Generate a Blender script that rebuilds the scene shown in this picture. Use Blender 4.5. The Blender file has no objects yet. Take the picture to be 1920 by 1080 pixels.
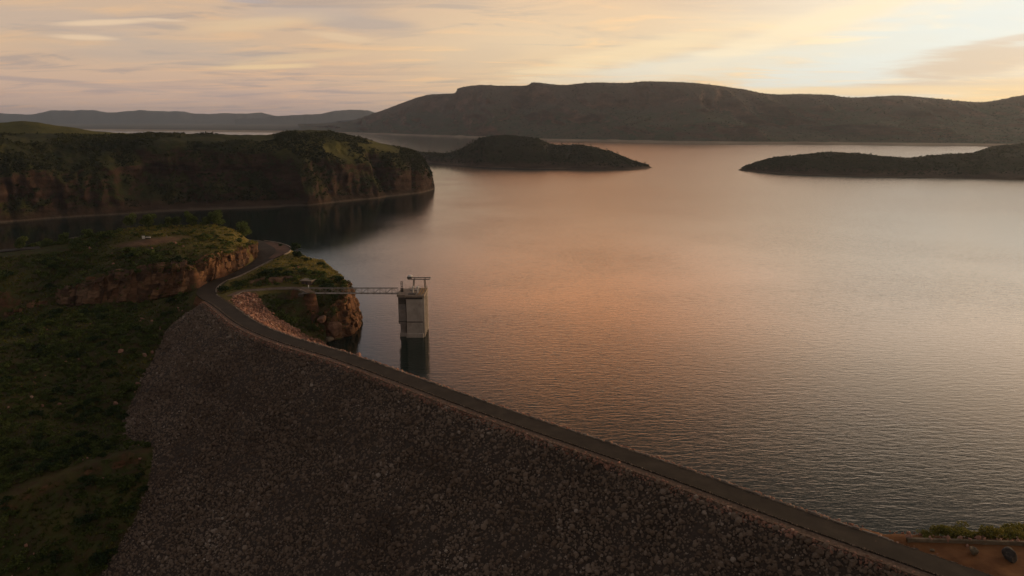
import bpy, math, random
import numpy as np
from mathutils import Vector, Matrix
from mathutils.geometry import delaunay_2d_cdt

rng = np.random.default_rng(7)
random.seed(7)
SC = bpy.context.scene
COL = SC.collection
R = math.radians

# ------------------------------------------------------------------ camera
F, HY, CH = 1371.0, 224.0, 88.0            # focal length in pixels of the 1920 frame, horizon row, camera height
TH = math.atan((540 - HY) / F)
cT, sT = math.cos(TH), math.sin(TH)
cam_d = bpy.data.cameras.new('camera')
cam = bpy.data.objects.new('camera', cam_d)
COL.objects.link(cam)
cam.location = (0, 0, CH)
cam.rotation_euler = (math.pi / 2 - TH, 0, 0)
cam_d.sensor_width = 36.0
cam_d.lens = 36.0 * F / 1920.0
cam_d.clip_start = 1.0
cam_d.clip_end = 90000.0
SC.camera = cam

# ------------------------------------------------------------------ exposure, sun, sky
SC.view_settings.view_transform = 'Standard'
SC.view_settings.look = 'None'
SC.view_settings.exposure = 0.15
SC.view_settings.gamma = 1.0
SC.view_settings.use_curve_mapping = False
SUN_AZ, SUN_EL = 64.0, 6.0                 # azimuth measured from +Y towards +X
sun_d = bpy.data.lights.new('sun', 'SUN')
sun_d.energy = 1.7
sun_d.angle = R(14)
sun_d.color = (1.0, 0.62, 0.30)
sun = bpy.data.objects.new('sun', sun_d)
COL.objects.link(sun)
sv = Vector((math.sin(R(SUN_AZ)) * math.cos(R(SUN_EL)), math.cos(R(SUN_AZ)) * math.cos(R(SUN_EL)), math.sin(R(SUN_EL))))
sun.rotation_euler = (-sv).to_track_quat('-Z', 'Y').to_euler()


class NT:
    """short-hand for building node trees"""
    def __init__(s, tree):
        s.t = tree; s.n = tree.nodes; s.l = tree.links
    def new(s, typ, **kw):
        n = s.n.new(typ)
        for k, v in kw.items():
            setattr(n, k, v)
        return n
    def set(s, sock, v):
        if isinstance(v, bpy.types.NodeSocket):
            s.l.new(v, sock)
        else:
            sock.default_value = v
    def math(s, op, a, b=0.0, c=0.0, clamp=False):
        n = s.new('ShaderNodeMath', operation=op, use_clamp=clamp)
        for i, v in enumerate((a, b, c)):
            s.set(n.inputs[i], v)
        return n.outputs[0]
    def vmath(s, op, a, b=(0, 0, 0), sc=None):
        n = s.new('ShaderNodeVectorMath', operation=op)
        s.set(n.inputs[0], a); s.set(n.inputs[1], b)
        if sc is not None:
            s.set(n.inputs['Scale'], sc)
        return n.outputs['Value'] if op in ('LENGTH', 'DOT_PRODUCT', 'DISTANCE') else n.outputs[0]
    def mapr(s, v, a, b, c=0.0, d=1.0, smooth=True):
        n = s.new('ShaderNodeMapRange', interpolation_type='SMOOTHSTEP' if smooth else 'LINEAR')
        s.set(n.inputs[0], v)
        for i, x in enumerate((a, b, c, d)):
            s.set(n.inputs[i + 1], x)
        return n.outputs[0]
    def mix(s, f, a, b, mode='MIX'):
        n = s.new('ShaderNodeMix', data_type='RGBA', blend_type=mode, clamp_factor=True)
        s.set(n.inputs[0], f)
        for i, v in ((6, a), (7, b)):
            if not isinstance(v, bpy.types.NodeSocket) and len(v) == 3:
                v = (*v, 1)
            s.set(n.inputs[i], v)
        return n.outputs[2]
    def ramp(s, f, stops, interp='LINEAR'):
        n = s.new('ShaderNodeValToRGB')
        cr = n.color_ramp; cr.interpolation = interp
        while len(cr.elements) < len(stops):
            cr.elements.new(0.5)
        for e, (p, c) in zip(cr.elements, stops):
            e.position = p
            e.color = (*c, 1) if len(c) == 3 else c
        s.set(n.inputs[0], f)
        return n.outputs[0]
    def noise(s, vec, scale, detail=4, rough=0.55, dist=0.0):
        n = s.new('ShaderNodeTexNoise')
        s.set(n.inputs['Vector'], vec)
        n.inputs['Scale'].default_value = scale
        n.inputs['Detail'].default_value = detail
        n.inputs['Roughness'].default_value = rough
        n.inputs['Distortion'].default_value = dist
        return n.outputs['Fac']


def azel(px, py):
    u, v = (px - 960) / F, (540 - py) / F
    x, y, z = u, cT + v * sT, v * cT - sT
    return math.degrees(math.atan2(x, y)), math.degrees(math.asin(z / math.sqrt(x * x + y * y + z * z)))


def build_world():
    w = bpy.data.worlds.new('World')
    SC.world = w
    w.use_nodes = True
    k = NT(w.node_tree)
    k.n.clear()
    out = k.new('ShaderNodeOutputWorld')
    bg = k.new('ShaderNodeBackground')
    STR = 0.1
    bg.inputs['Strength'].default_value = STR
    k.l.new(bg.outputs[0], out.inputs[0])
    tc = k.new('ShaderNodeTexCoord')
    d = k.vmath('NORMALIZE', tc.outputs['Generated'])
    sp = k.new('ShaderNodeSeparateXYZ'); k.l.new(d, sp.inputs[0])
    X, Y, Z = sp.outputs
    el = k.math('MULTIPLY', k.math('ARCSINE', Z), 57.29578)
    az = k.math('MULTIPLY', k.math('ARCTAN2', X, Y), 57.29578)
    # clear dusk sky
    sky = k.new('ShaderNodeTexSky')
    sky.sky_type = 'NISHITA'
    sky.sun_disc = False
    sky.sun_elevation = R(SUN_EL)
    sky.sun_rotation = R(SUN_AZ)
    sky.air_density = 1.0
    sky.dust_density = 2.0
    k.l.new(d, sky.inputs[0]) if sky.inputs else None
    clear = sky.outputs[0]
    # thin cloud sheet: colour by height above the horizon, for three directions of the evening glow and the dark east
    e = k.mapr(el, 0, 90, 0, 1, smooth=False)
    e = k.math('POWER', k.math('MAXIMUM', e, 0.0), 0.5)     # more room near the horizon
    q = lambda deg: math.sqrt(max(deg, 0) / 90.0)
    west_l = k.ramp(e, [(0, (.52, .37, .33)), (q(2), (.60, .41, .31)), (q(5), (.64, .44, .29)), (q(8.5), (.58, .41, .29)),
                        (q(13), (.30, .36, .39)), (q(22), (.20, .22, .245)), (q(45), (.145, .135, .145)), (1, (.130, .115, .104))])
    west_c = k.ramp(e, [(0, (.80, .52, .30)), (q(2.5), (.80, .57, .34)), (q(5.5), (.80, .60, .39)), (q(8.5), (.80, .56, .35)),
                        (q(12), (2.5, 1.13, .54)), (q(17), (1.75, .73, .31)), (q(23), (.48, .26, .15)), (q(28), (.22, .165, .13)), (q(45), (.155, .135, .13)), (1, (.130, .115, .104))])  # orange band above the frame strengthened to brighten the lake
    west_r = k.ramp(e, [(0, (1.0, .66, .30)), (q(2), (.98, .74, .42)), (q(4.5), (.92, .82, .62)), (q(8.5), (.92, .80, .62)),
                        (q(12), (2.4, 1.88, 1.45)), (q(17), (2.0, 1.46, 1.02)), (q(23), (.70, .52, .37)), (q(29), (.26, .21, .165)), (q(45), (.16, .14, .13)), (1, (.130, .115, .104))])  # pale band above the frame, likewise strengthened for the water
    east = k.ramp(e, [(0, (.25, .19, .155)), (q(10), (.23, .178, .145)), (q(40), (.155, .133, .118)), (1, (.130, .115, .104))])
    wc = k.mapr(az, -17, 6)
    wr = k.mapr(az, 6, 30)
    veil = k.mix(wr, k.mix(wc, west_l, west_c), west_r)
    off = k.math('ABSOLUTE', k.math('SUBTRACT', az, 20.0))
    off = k.math('MINIMUM', off, k.math('SUBTRACT', 360.0, off))
    veil = k.mix(k.mapr(off, 48, 120), veil, east)
    # cloud structure on a flat layer overhead
    den = k.math('ADD', k.math('MAXIMUM', Z, 0.0), 0.07)
    cmb = k.new('ShaderNodeCombineXYZ')
    k.set(cmb.inputs[0], k.math('DIVIDE', X, den)); k.set(cmb.inputs[1], k.math('DIVIDE', Y, den))
    lay = cmb.outputs[0]
    rot = k.new('ShaderNodeMapping'); rot.inputs['Rotation'].default_value = (0, 0, R(18))
    rot.inputs['Scale'].default_value = (0.55, 1.0, 1.0)
    k.l.new(lay, rot.inputs[0])
    n1 = k.noise(rot.outputs[0], 0.9, 7, 0.58, 0.5)
    n2 = k.noise(rot.outputs[0], 2.3, 6, 0.55, 0.8)
    lowc = k.mapr(el, 0.0, 3.0)
    up = k.mapr(el, 45, 15)
    # grey mauve undersides and warm lit edges
    f_dark = k.math('MULTIPLY', k.mapr(n1, 0.48, 0.70), 0.55)
    dark_t = k.vmath('MULTIPLY', veil, (0.74, 0.77, 0.90))
    veil2 = k.mix(f_dark, veil, dark_t)
    n3 = k.noise(rot.outputs[0], 1.5, 8, .6, 1.0)
    veil2 = k.mix(k.math('MULTIPLY', k.math('MULTIPLY', k.mapr(n3, .50, .66), k.mapr(az, 26, -10)), .8), veil2, k.vmath('MULTIPLY', veil, (.66, .74, .93)))
    f_lit = k.math('MULTIPLY', k.mapr(n2, 0.50, 0.70), 0.5)
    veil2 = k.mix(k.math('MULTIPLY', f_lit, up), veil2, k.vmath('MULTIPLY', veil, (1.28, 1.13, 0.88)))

    def blob(px, py, sx, sy, tilt=0.0, wob=0.8, edge=(1.25, 0.35)):
        a0, e0 = azel(px, py)
        k1 = math.degrees(1 / F) * 0.97
        da = k.math('SUBTRACT', az, a0); de = k.math('SUBTRACT', el, e0)
        ct, st = math.cos(R(tilt)), math.sin(R(tilt))
        a = k.math('ADD', k.math('MULTIPLY', da, ct), k.math('MULTIPLY', de, st))
        b = k.math('SUBTRACT', k.math('MULTIPLY', de, ct), k.math('MULTIPLY', da, st))
        a = k.math('DIVIDE', a, sx * k1); b = k.math('DIVIDE', b, sy * k1)
        r = k.math('SQRT', k.math('ADD', k.math('MULTIPLY', a, a), k.math('MULTIPLY', b, b)))
        r = k.math('ADD', r, k.math('MULTIPLY', k.math('SUBTRACT', n2, 0.5), wob * 3))
        r = k.math('ADD', r, k.math('MULTIPLY', k.math('SUBTRACT', n1, 0.5), wob * 2))
        return k.mapr(r, edge[0], edge[1])
    # pale blue opening in the cloud at the right
    gap = blob(1800, 85, 420, 75, 14, 0.5, (1.3, 0.4))
    gap2 = blob(1330, 118, 330, 24, 5, 0.4, (1.3, 0.3))
    clr = k.mix(0.5, k.vmath('SCALE', clear, sc=STR), (.80, .83, .78))
    veil2 = k.mix(k.math('MULTIPLY', gap, 0.85), veil2, (.74, .79, .76))
    veil2 = k.mix(k.math('MULTIPLY', gap2, 0.75), veil2, (.80, .76, .64))
    # single clouds
    for (px, py, sx, sy, tl, f, c) in [
            (1830, 120, 140, 30, 8, .8, (.66, .50, .36)), (1720, 165, 330, 12, 2, .55, (.70, .52, .35)), (1900, 72, 60, 7, 8, .6, (.66, .52, .40)),
            (680, 46, 110, 17, -4, .75, (.45, .36, .31)), (560, 25, 140, 14, 3, .5, (.50, .40, .34)), (460, 2, 50, 5, 0, .6, (.42, .36, .36)),
            (60, 150, 140, 4, -3, .7, (.40, .31, .29)), (230, 167, 90, 3, -3, .6, (.42, .33, .30)),
            (620, 160, 40, 3, 0, .5, (.48, .36, .28)), (410, 176, 90, 5, 2, .4, (.46, .34, .30)), (330, 95, 200, 24, 0, .5, (.46, .38, .33)),
            (90, 40, 200, 26, 0, .35, (.44, .37, .34)), (880, 110, 90, 22, 8, .5, (.66, .50, .35)),
            (200, 42, 75, 5, 6, .8, (.80, .58, .38)), (155, 70, 45, 5, 0, .8, (.78, .57, .38)), (300, 37, 40, 2.5, 0, .6, (.76, .56, .38)),
            (480, 45, 130, 13, 6, .6, (.74, .53, .32)), (500, 125, 110, 5, 3, .75, (.82, .59, .33)), (640, 70, 60, 8, -6, .5, (.78, .57, .36)),
            (560, 108, 120, 8, 6, .4, (.78, .56, .32)), (1180, 100, 260, 20, 10, .6, (.95, .74, .46)), (1500, 55, 210, 22, 16, .65, (.98, .80, .54)),
            (1500, 172, 420, 8, 0, .6, (1.0, .74, .40))]:
        veil2 = k.mix(k.math('MULTIPLY', blob(px, py, sx, sy, tl, 0.45), f), veil2, c)
    # the clear sky shows faintly through the thin sheet
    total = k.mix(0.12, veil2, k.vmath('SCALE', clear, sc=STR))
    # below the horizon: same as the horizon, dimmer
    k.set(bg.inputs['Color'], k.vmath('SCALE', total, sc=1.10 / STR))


build_world()

# ------------------------------------------------------------------ helpers
def ray(px, py):
    u, v = (px - 960) / F, (540 - py) / F
    return u, cT + v * sT, v * cT - sT
def P(px, py, z):
    x, y, dz = ray(px, py); t = (z - CH) / dz
    return np.array((x * t, y * t, z))
def PY(px, py, yy):
    x, y, dz = ray(px, py); t = yy / y
    return np.array((x * t, yy, CH + dz * t))
def project(p):
    x, y, z = p[..., 0], p[..., 1], p[..., 2] - CH
    d = y * cT - z * sT
    d = np.where(d < 1, 1e-3, d)
    return 960 + F * x / d, 540 - F * (z * cT + y * sT) / d

def tag(o, label=None, cat=None, group=None, kind=None):
    if label: o['label'] = label
    if cat: o['category'] = cat
    if group: o['group'] = group
    if kind: o['kind'] = kind
    return o

def empty(name, loc=(0, 0, 0), rz=0.0):
    o = bpy.data.objects.new(name, None)
    o.empty_display_size = 0.5
    COL.objects.link(o); o.location = loc; o.rotation_euler = (0, 0, rz)
    return o

def mesh_np(name, v, f, mats, attrs=None, smooth=False, midx=None):
    """big mesh from numpy arrays; f is (m,3) or (m,4)"""
    me = bpy.data.meshes.new(name)
    v = np.ascontiguousarray(v, dtype=np.float32); f = np.ascontiguousarray(f, dtype=np.int32)
    k = f.shape[1]
    me.vertices.add(len(v)); me.vertices.foreach_set('co', v.ravel())
    me.loops.add(f.size); me.loops.foreach_set('vertex_index', f.ravel())
    me.polygons.add(len(f)); me.polygons.foreach_set('loop_start', np.arange(0, f.size, k, dtype=np.int32))
    if midx is not None:
        me.polygons.foreach_set('material_index', np.ascontiguousarray(midx, dtype=np.int32))
    me.polygons.foreach_set('use_smooth', np.full(len(f), smooth))
    me.update(calc_edges=True)
    for a, val in (attrs or {}).items():
        at = me.attributes.new(a, 'FLOAT', 'POINT')
        at.data.foreach_set('value', np.ascontiguousarray(val, dtype=np.float32))
    for m in (mats if isinstance(mats, (list, tuple)) else [mats]):
        me.materials.append(m)
    return me

def link(name, me, parent=None, loc=None):
    o = bpy.data.objects.new(name, me)
    COL.objects.link(o)
    if loc is not None: o.location = loc
    if parent: o.parent = parent
    return o

class MB:
    """collects simple solids into one mesh"""
    def __init__(s): s.v = []; s.f = []
    def add(s, vs, fs):
        b = len(s.v); s.v += [tuple(p) for p in vs]; s.f += [tuple(i + b for i in q) for q in fs]; return s
    def box(s, x0, x1, y0, y1, z0, z1, ch=0.0):
        if ch <= 0:
            vs = [(x, y, z) for z in (z0, z1) for y in (y0, y1) for x in (x0, x1)]
            return s.add(vs, [(0, 2, 3, 1), (4, 5, 7, 6), (0, 1, 5, 4), (2, 6, 7, 3), (0, 4, 6, 2), (1, 3, 7, 5)])
        ring = lambda i, z: [(x0 + i + ch, y0 + i, z), (x1 - i - ch, y0 + i, z), (x1 - i, y0 + i + ch, z), (x1 - i, y1 - i - ch, z),
                             (x1 - i - ch, y1 - i, z), (x0 + i + ch, y1 - i, z), (x0 + i, y1 - i - ch, z), (x0 + i, y0 + i + ch, z)]
        vs = ring(0, z0) + ring(0, z1 - ch) + ring(ch * .7, z1)
        fs = [tuple(range(7, -1, -1)), tuple(range(16, 24))]
        for r in (0, 8):
            fs += [(r + i, r + (i + 1) % 8, r + 8 + (i + 1) % 8, r + 8 + i) for i in range(8)]
        return s.add(vs, fs)
    def tube(s, a, b, r0, r1=None, n=8):
        a, b = Vector(a), Vector(b); r1 = r0 if r1 is None else r1
        z = (b - a).normalized(); x = z.orthogonal().normalized(); y = z.cross(x)
        vs = []
        for p, r in ((a, r0), (b, r1)):
            vs += [p + (x * math.cos(2 * math.pi * i / n) + y * math.sin(2 * math.pi * i / n)) * r for i in range(n)]
        fs = [(i, (i + 1) % n, n + (i + 1) % n, n + i) for i in range(n)] + [tuple(range(n - 1, -1, -1)), tuple(range(n, 2 * n))]
        return s.add(vs, fs)
    def bar(s, a, b, w, h):
        a, b = Vector(a), Vector(b); z = (b - a).normalized()
        x = z.cross(Vector((0, 0, 1)))
        x = x.normalized() if x.length > 1e-3 else Vector((1, 0, 0)); y = x.cross(z).normalized()
        vs = [p + x * (sx * w / 2) + y * (sy * h / 2) for p in (a, b) for sx, sy in ((-1, -1), (1, -1), (1, 1), (-1, 1))]
        return s.add(vs, [(3, 2, 1, 0), (4, 5, 6, 7)] + [(i, (i + 1) % 4, 4 + (i + 1) % 4, 4 + i) for i in range(4)])
    def lathe(s, prof, c, n=16):
        vs = [(c[0] + r * math.cos(2 * math.pi * i / n), c[1] + r * math.sin(2 * math.pi * i / n), c[2] + z) for r, z in prof for i in range(n)]
        fs = [(k * n + i, k * n + (i + 1) % n, (k + 1) * n + (i + 1) % n, (k + 1) * n + i) for k in range(len(prof) - 1) for i in range(n)]
        fs += [tuple(range(n - 1, -1, -1)), tuple(range((len(prof) - 1) * n, len(prof) * n))]
        return s.add(vs, fs)
    def mesh(s, name, mat):
        me = bpy.data.meshes.new(name); me.from_pydata(s.v, [], s.f); me.materials.append(mat); me.update(); return me
    def build(s, name, mat, parent=None, loc=None):
        return link(name, s.mesh(name, mat), parent, loc)

# ---- numpy noise
def _h(ix, iy, seed):
    n = (ix.astype(np.int64) * 374761393 + iy.astype(np.int64) * 668265263 + seed * 974634777) & 0x7fffffff
    n = ((n ^ (n >> 13)) * 1274126177) & 0x7fffffff
    return ((n ^ (n >> 16)) & 0xffff) / 65535.0
def vn(x, y, seed=0):
    x0, y0 = np.floor(x), np.floor(y)
    fx, fy = x - x0, y - y0
    u, v = fx * fx * fx * (fx * (fx * 6 - 15) + 10), fy * fy * fy * (fy * (fy * 6 - 15) + 10)
    a, b, c, d = _h(x0, y0, seed), _h(x0 + 1, y0, seed), _h(x0, y0 + 1, seed), _h(x0 + 1, y0 + 1, seed)
    return (a * (1 - u) + b * u) * (1 - v) + (c * (1 - u) + d * u) * v * 1.0 - 0.5
def fbm(x, y, seed=0, o=4, g=0.5):
    s, a = 0.0, 1.0
    for i in range(o):
        s = s + a * vn(x, y, seed + i * 17); x = x * 2.03 + 11.3; y = y * 2.03 - 7.1; a *= g
    return s
def ridged(x, y, seed=0, o=3):
    s, a = 0.0, 1.0
    for i in range(o):
        s = s + a * (1 - np.abs(vn(x, y, seed + i * 13)) * 2); x = x * 2.1 + 3.7; y = y * 2.1 + 9.2; a *= 0.5
    return s / 1.75 - 0.5

def grid_faces(nu, nv):
    i = np.arange(nu - 1)[:, None] * nv + np.arange(nv - 1)[None, :]
    i = i.ravel()
    return np.stack([i, i + nv, i + nv + 1, i + 1], 1)

def resample(pts, n=None, step=None):
    pts = np.asarray(pts, float)
    d = np.concatenate([[0], np.cumsum(np.linalg.norm(np.diff(pts, axis=0), axis=1))])
    if n is None: n = max(2, int(d[-1] / step) + 1)
    t = np.linspace(0, d[-1], n)
    return np.stack([np.interp(t, d, pts[:, i]) for i in range(pts.shape[1])], 1)

def catmull(pts, per=8):
    p = np.asarray(pts, float)
    p = np.vstack([2 * p[0] - p[1], p, 2 * p[-1] - p[-2]])
    out = []
    for i in range(1, len(p) - 2):
        for t in np.linspace(0, 1, per, endpoint=False):
            a, b, c, d = p[i - 1], p[i], p[i + 1], p[i + 2]
            out.append(0.5 * (2 * b + (c - a) * t + (2 * a - 5 * b + 4 * c - d) * t * t + (3 * b - a - 3 * c + d) * t ** 3))
    out.append(p[-2])
    return np.array(out)

def sdist(x, y, line):
    """signed distance to a polyline in plan (positive on its right), and the interpolated extra columns"""
    line = np.asarray(line, float)
    best = np.full(x.shape, 1e9); sg = np.ones(x.shape); ex = np.zeros(x.shape + (line.shape[1] - 2,))
    for a, b in zip(line[:-1], line[1:]):
        d = b[:2] - a[:2]; L = d @ d
        t = np.clip(((x - a[0]) * d[0] + (y - a[1]) * d[1]) / L, 0, 1)
        dx, dy = x - (a[0] + t * d[0]), y - (a[1] + t * d[1])
        q = np.hypot(dx, dy); m = q < best
        best = np.where(m, q, best)
        sg = np.where(m, np.where(d[0] * dy - d[1] * dx > 0, -1.0, 1.0), sg)
        ex = np.where(m[..., None], a[2:] + t[..., None] * (b[2:] - a[2:]), ex)
    return best * sg, ex

def in_poly(x, y, poly):
    poly = np.asarray(poly)[:, :2]; r = np.zeros(x.shape, bool)
    j = len(poly) - 1
    for i in range(len(poly)):
        xi, yi, xj, yj = *poly[i], *poly[j]
        c = ((yi > y) != (yj > y)) & (x < (xj - xi) * (y - yi) / (yj - yi + 1e-12) + xi)
        r ^= c; j = i
    return r

# ------------------------------------------------------------------ materials
def mat(name):
    m = bpy.data.materials.new(name); m.use_nodes = True
    k = NT(m.node_tree)
    b = k.n['Principled BSDF']
    return m, k, b

def obj_co(k):
    return k.new('ShaderNodeNewGeometry').outputs['Position']

def attr(k, name):
    n = k.new('ShaderNodeAttribute'); n.attribute_name = name
    return n.outputs['Fac']

def bump(k, b, h, dist, strength=1.0):
    n = k.new('ShaderNodeBump'); n.inputs['Distance'].default_value = dist; n.inputs['Strength'].default_value = strength
    k.l.new(h, n.inputs['Height']); k.l.new(n.outputs[0], b.inputs['Normal'])

def mat_noise(name, stops, scale, rough=0.9, detail=6, bmp=0.0, bscale=None, tone=False, spec=0.2):
    m, k, b = mat(name)
    co = obj_co(k)
    f = k.noise(co, scale, detail, 0.6)
    f = k.mapr(f, 0.28, 0.72, smooth=False)
    if tone:
        f = k.math('ADD', k.math('MULTIPLY', f, 0.35), k.math('MULTIPLY', attr(k, 'tone'), 0.75), clamp=True)
    k.l.new(k.ramp(f, stops), b.inputs['Base Color'])
    b.inputs['Roughness'].default_value = rough
    b.inputs['Specular IOR Level'].default_value = spec
    if bmp:
        bump(k, b, k.noise(co, bscale or scale * 4, 5, 0.6), bmp)
    return m

M = {}
M['rockfill'] = mat_noise('dam_rock', [(0, (.078, .053, .039)), (.35, (.158, .111, .080)), (.7, (.235, .176, .134)), (1, (.46, .39, .33))], 0.05, tone=True, bmp=.08, bscale=3)
M['fillbed'] = mat_noise('dam_bed', [(0, (.04, .029, .023)), (1, (.075, .054, .042))], 1.2)
M['riprap'] = mat_noise('riprap_rock', [(0, (.13, .060, .040)), (.4, (.27, .135, .092)), (.75, (.38, .21, .15)), (1, (.52, .36, .28))], 0.08, tone=True, bmp=.08, bscale=3)
M['riprapbed'] = mat_noise('riprap_bed', [(0, (.09, .05, .035)), (1, (.19, .11, .08))], 1.0)
M['asphalt'] = mat_noise('asphalt', [(0, (.026, .019, .013)), (.5, (.040, .030, .021)), (1, (.062, .047, .034))], 0.22, rough=.85, bmp=.01, bscale=9)
M['shoulder'] = mat_noise('shoulder_gravel', [(0, (.075, .046, .031)), (.5, (.14, .092, .064)), (1, (.25, .175, .13))], 2.2, bmp=.05, bscale=4)
M['pave_red'] = mat_noise('red_gravel', [(0, (.09, .05, .035)), (1, (.15, .085, .06))], 0.2, bmp=.03, bscale=4)
M['kerb'] = mat_noise('kerb_concrete', [(0, (.16, .13, .105)), (1, (.34, .28, .23))], 0.4, bmp=.02)
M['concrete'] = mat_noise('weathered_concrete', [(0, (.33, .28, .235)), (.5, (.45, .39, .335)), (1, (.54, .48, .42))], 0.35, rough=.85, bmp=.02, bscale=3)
M['concrete_dark'] = mat_noise('dark_concrete', [(0, (.065, .054, .045)), (1, (.13, .112, .097))], 0.5, rough=.85)  # dark tone for joints, abutment and tower opening
M['concrete_side'] = mat_noise('grey_concrete', [(0, (.21, .18, .152)), (.5, (.28, .24, .21)), (1, (.35, .31, .27))], 0.35, rough=.85, bmp=.02, bscale=3)  # darker, greyer concrete for the side shafts
M['deck'] = mat_noise('deck_concrete', [(0, (.22, .17, .13)), (1, (.36, .29, .23))], 0.5, rough=.8)
M['steel'] = mat_noise('galvanised_steel', [(0, (.16, .145, .13)), (1, (.26, .24, .22))], 0.7, rough=.55, spec=.4)
M['steel_dark'] = mat_noise('dark_steel', [(0, (.03, .025, .022)), (1, (.06, .05, .045))], 0.9, rough=.6, spec=.4)
M['yellow'] = mat_noise('yellow_paint', [(0, (.35, .19, .05)), (1, (.5, .3, .09))], 1.0, rough=.6)
M['white'] = mat_noise('white_paint', [(0, (.62, .58, .53)), (1, (.8, .77, .72))], 1.0, rough=.5)
M['hutwall'] = mat_noise('hut_wall', [(0, (.11, .075, .055)), (1, (.17, .12, .09))], 0.8)
M['hutroof'] = mat_noise('hut_roof', [(0, (.20, .16, .12)), (1, (.30, .245, .19))], 0.6, rough=.7)
M['boulder'] = mat_noise('boulder_rock', [(0, (.10, .055, .035)), (.5, (.20, .11, .07)), (1, (.32, .20, .14))], 0.5, bmp=.12, bscale=1.6)
M['boulder_dark'] = mat_noise('dark_boulder', [(0, (.025, .02, .018)), (.6, (.05, .04, .035)), (1, (.20, .16, .13))], 0.9, bmp=.1, bscale=2)
M['boulder_pale'] = mat_noise('pale_boulder', [(0, (.10, .08, .05)), (1, (.24, .18, .12))], 0.9, bmp=.1, bscale=2)
M['redearth'] = mat_noise('red_earth', [(0, (.11, .042, .014)), (.5, (.17, .068, .022)), (1, (.23, .105, .04))], 0.35, bmp=.05, bscale=2.5)
M['bark'] = mat_noise('bark', [(0, (.06, .045, .035)), (1, (.13, .10, .08))], 2.0)
M['ground'] = mat_noise('ground_earth', [(0, (.05, .045, .025)), (1, (.09, .075, .04))], 0.01)

def leaf_mat(name, stops, transl=0.25):
    m, k, b = mat(name)
    f = k.math('ADD', k.math('MULTIPLY', k.mapr(k.noise(obj_co(k), 0.05, 3), .3, .7, smooth=False), .3), k.math('MULTIPLY', attr(k, 'tone'), .8), clamp=True)
    c = k.ramp(f, stops)
    k.l.new(c, b.inputs['Base Color'])
    b.inputs['Roughness'].default_value = .8
    b.inputs['Specular IOR Level'].default_value = .15
    tr = k.new('ShaderNodeBsdfTranslucent'); k.l.new(c, tr.inputs[0])
    mx = k.new('ShaderNodeMixShader'); mx.inputs[0].default_value = transl
    k.l.new(b.outputs[0], mx.inputs[1]); k.l.new(tr.outputs[0], mx.inputs[2])
    k.l.new(mx.outputs[0], k.n['Material Output'].inputs[0])
    return m
M['leaf'] = leaf_mat('shrub_leaf', [(0, (.034, .052, .012)), (.5, (.076, .105, .024)), (1, (.14, .16, .04))])
M['leaf_light'] = leaf_mat('tree_leaf', [(0, (.045, .065, .016)), (.5, (.085, .115, .028)), (1, (.15, .17, .045))], .35)
M['leaf_dark'] = leaf_mat('dark_leaf', [(0, (.014, .028, .010)), (.5, (.030, .054, .016)), (1, (.055, .082, .024))])
M['grass'] = leaf_mat('grass_tuft', [(0, (.036, .050, .012)), (.35, (.082, .100, .021)), (.7, (.20, .18, .033)), (1, (.33, .26, .06))])
M['scrub'] = leaf_mat('far_scrub', [(0, (.017, .022, .010)), (.5, (.036, .043, .015)), (1, (.095, .095, .028))])

def terrain_mat(name, low, grass, dryc, rock, steep=(.80, .55), nscale=.06, water_line=True, bdist=.5):
    """earth and grass on gentle ground, bare rock where it is steep, a bleached band at the waterline"""
    m, k, b = mat(name)
    g = k.new('ShaderNodeNewGeometry'); co = g.outputs['Position']
    sp = k.new('ShaderNodeSeparateXYZ'); k.l.new(g.outputs['True Normal'], sp.inputs[0])
    pz = k.new('ShaderNodeSeparateXYZ'); k.l.new(co, pz.inputs[0])
    n1 = k.noise(co, nscale, 6, .62); n2 = k.noise(co, nscale * 6, 5, .6); n3 = k.noise(co, nscale * .3, 3, .5)
    soil = k.mix(k.mapr(n2, .38, .62), low, grass)
    dry_and_lit = k.math('ADD', attr(k, 'dry_and_lit'), k.math('MULTIPLY', k.math('SUBTRACT', n1, .5), 1.6), clamp=True)
    soil = k.mix(dry_and_lit, soil, dryc)
    soil = k.mix(attr(k, 'bare'), soil, k.mix(n2, (.10, .052, .034), (.23, .125, .085)))
    st = k.new('ShaderNodeMapping'); st.inputs['Scale'].default_value = (.35, .35, 1.6)
    k.l.new(co, st.inputs[0])
    ns = k.noise(st.outputs[0], nscale * 4, 6, .65)
    rk = k.ramp(k.mapr(ns, .3, .7, smooth=False), [(0, tuple(.45 * c for c in rock)), (.5, rock), (1, tuple(min(1, 1.7 * c) for c in rock))])
    sl = k.math('ADD', sp.outputs[2], k.math('MULTIPLY', k.math('SUBTRACT', n2, .5), .5))
    sl = k.math('ADD', sl, k.math('MULTIPLY', k.math('SUBTRACT', n3, .5), .5))
    c = k.mix(k.mapr(sl, steep[0], steep[1]), soil, rk)
    if water_line:
        c = k.mix(k.math('MULTIPLY', k.mapr(k.math('ADD', pz.outputs[2], k.math('MULTIPLY', k.math('SUBTRACT', n1, .5), 20.0)), 14, 5), .9), c, rk)
        wl = k.math('ADD', pz.outputs[2], k.math('MULTIPLY', k.math('SUBTRACT', n2, .5), 2.0))
        c = k.mix(k.math('MULTIPLY', k.mapr(wl, 2.0, .6), .28), c, (.22, .185, .15))
    k.l.new(c, b.inputs['Base Color'])
    b.inputs['Roughness'].default_value = .95
    b.inputs['Specular IOR Level'].default_value = .1
    bump(k, b, k.math('ADD', n2, k.math('MULTIPLY', ns, .8)), bdist)
    return m
M['hillside'] = terrain_mat('hillside_ground', (.060, .044, .022), (.050, .060, .018), (.17, .135, .04), (.13, .065, .036), nscale=.07, bdist=.5, steep=(.50, .30), water_line=False)
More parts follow.
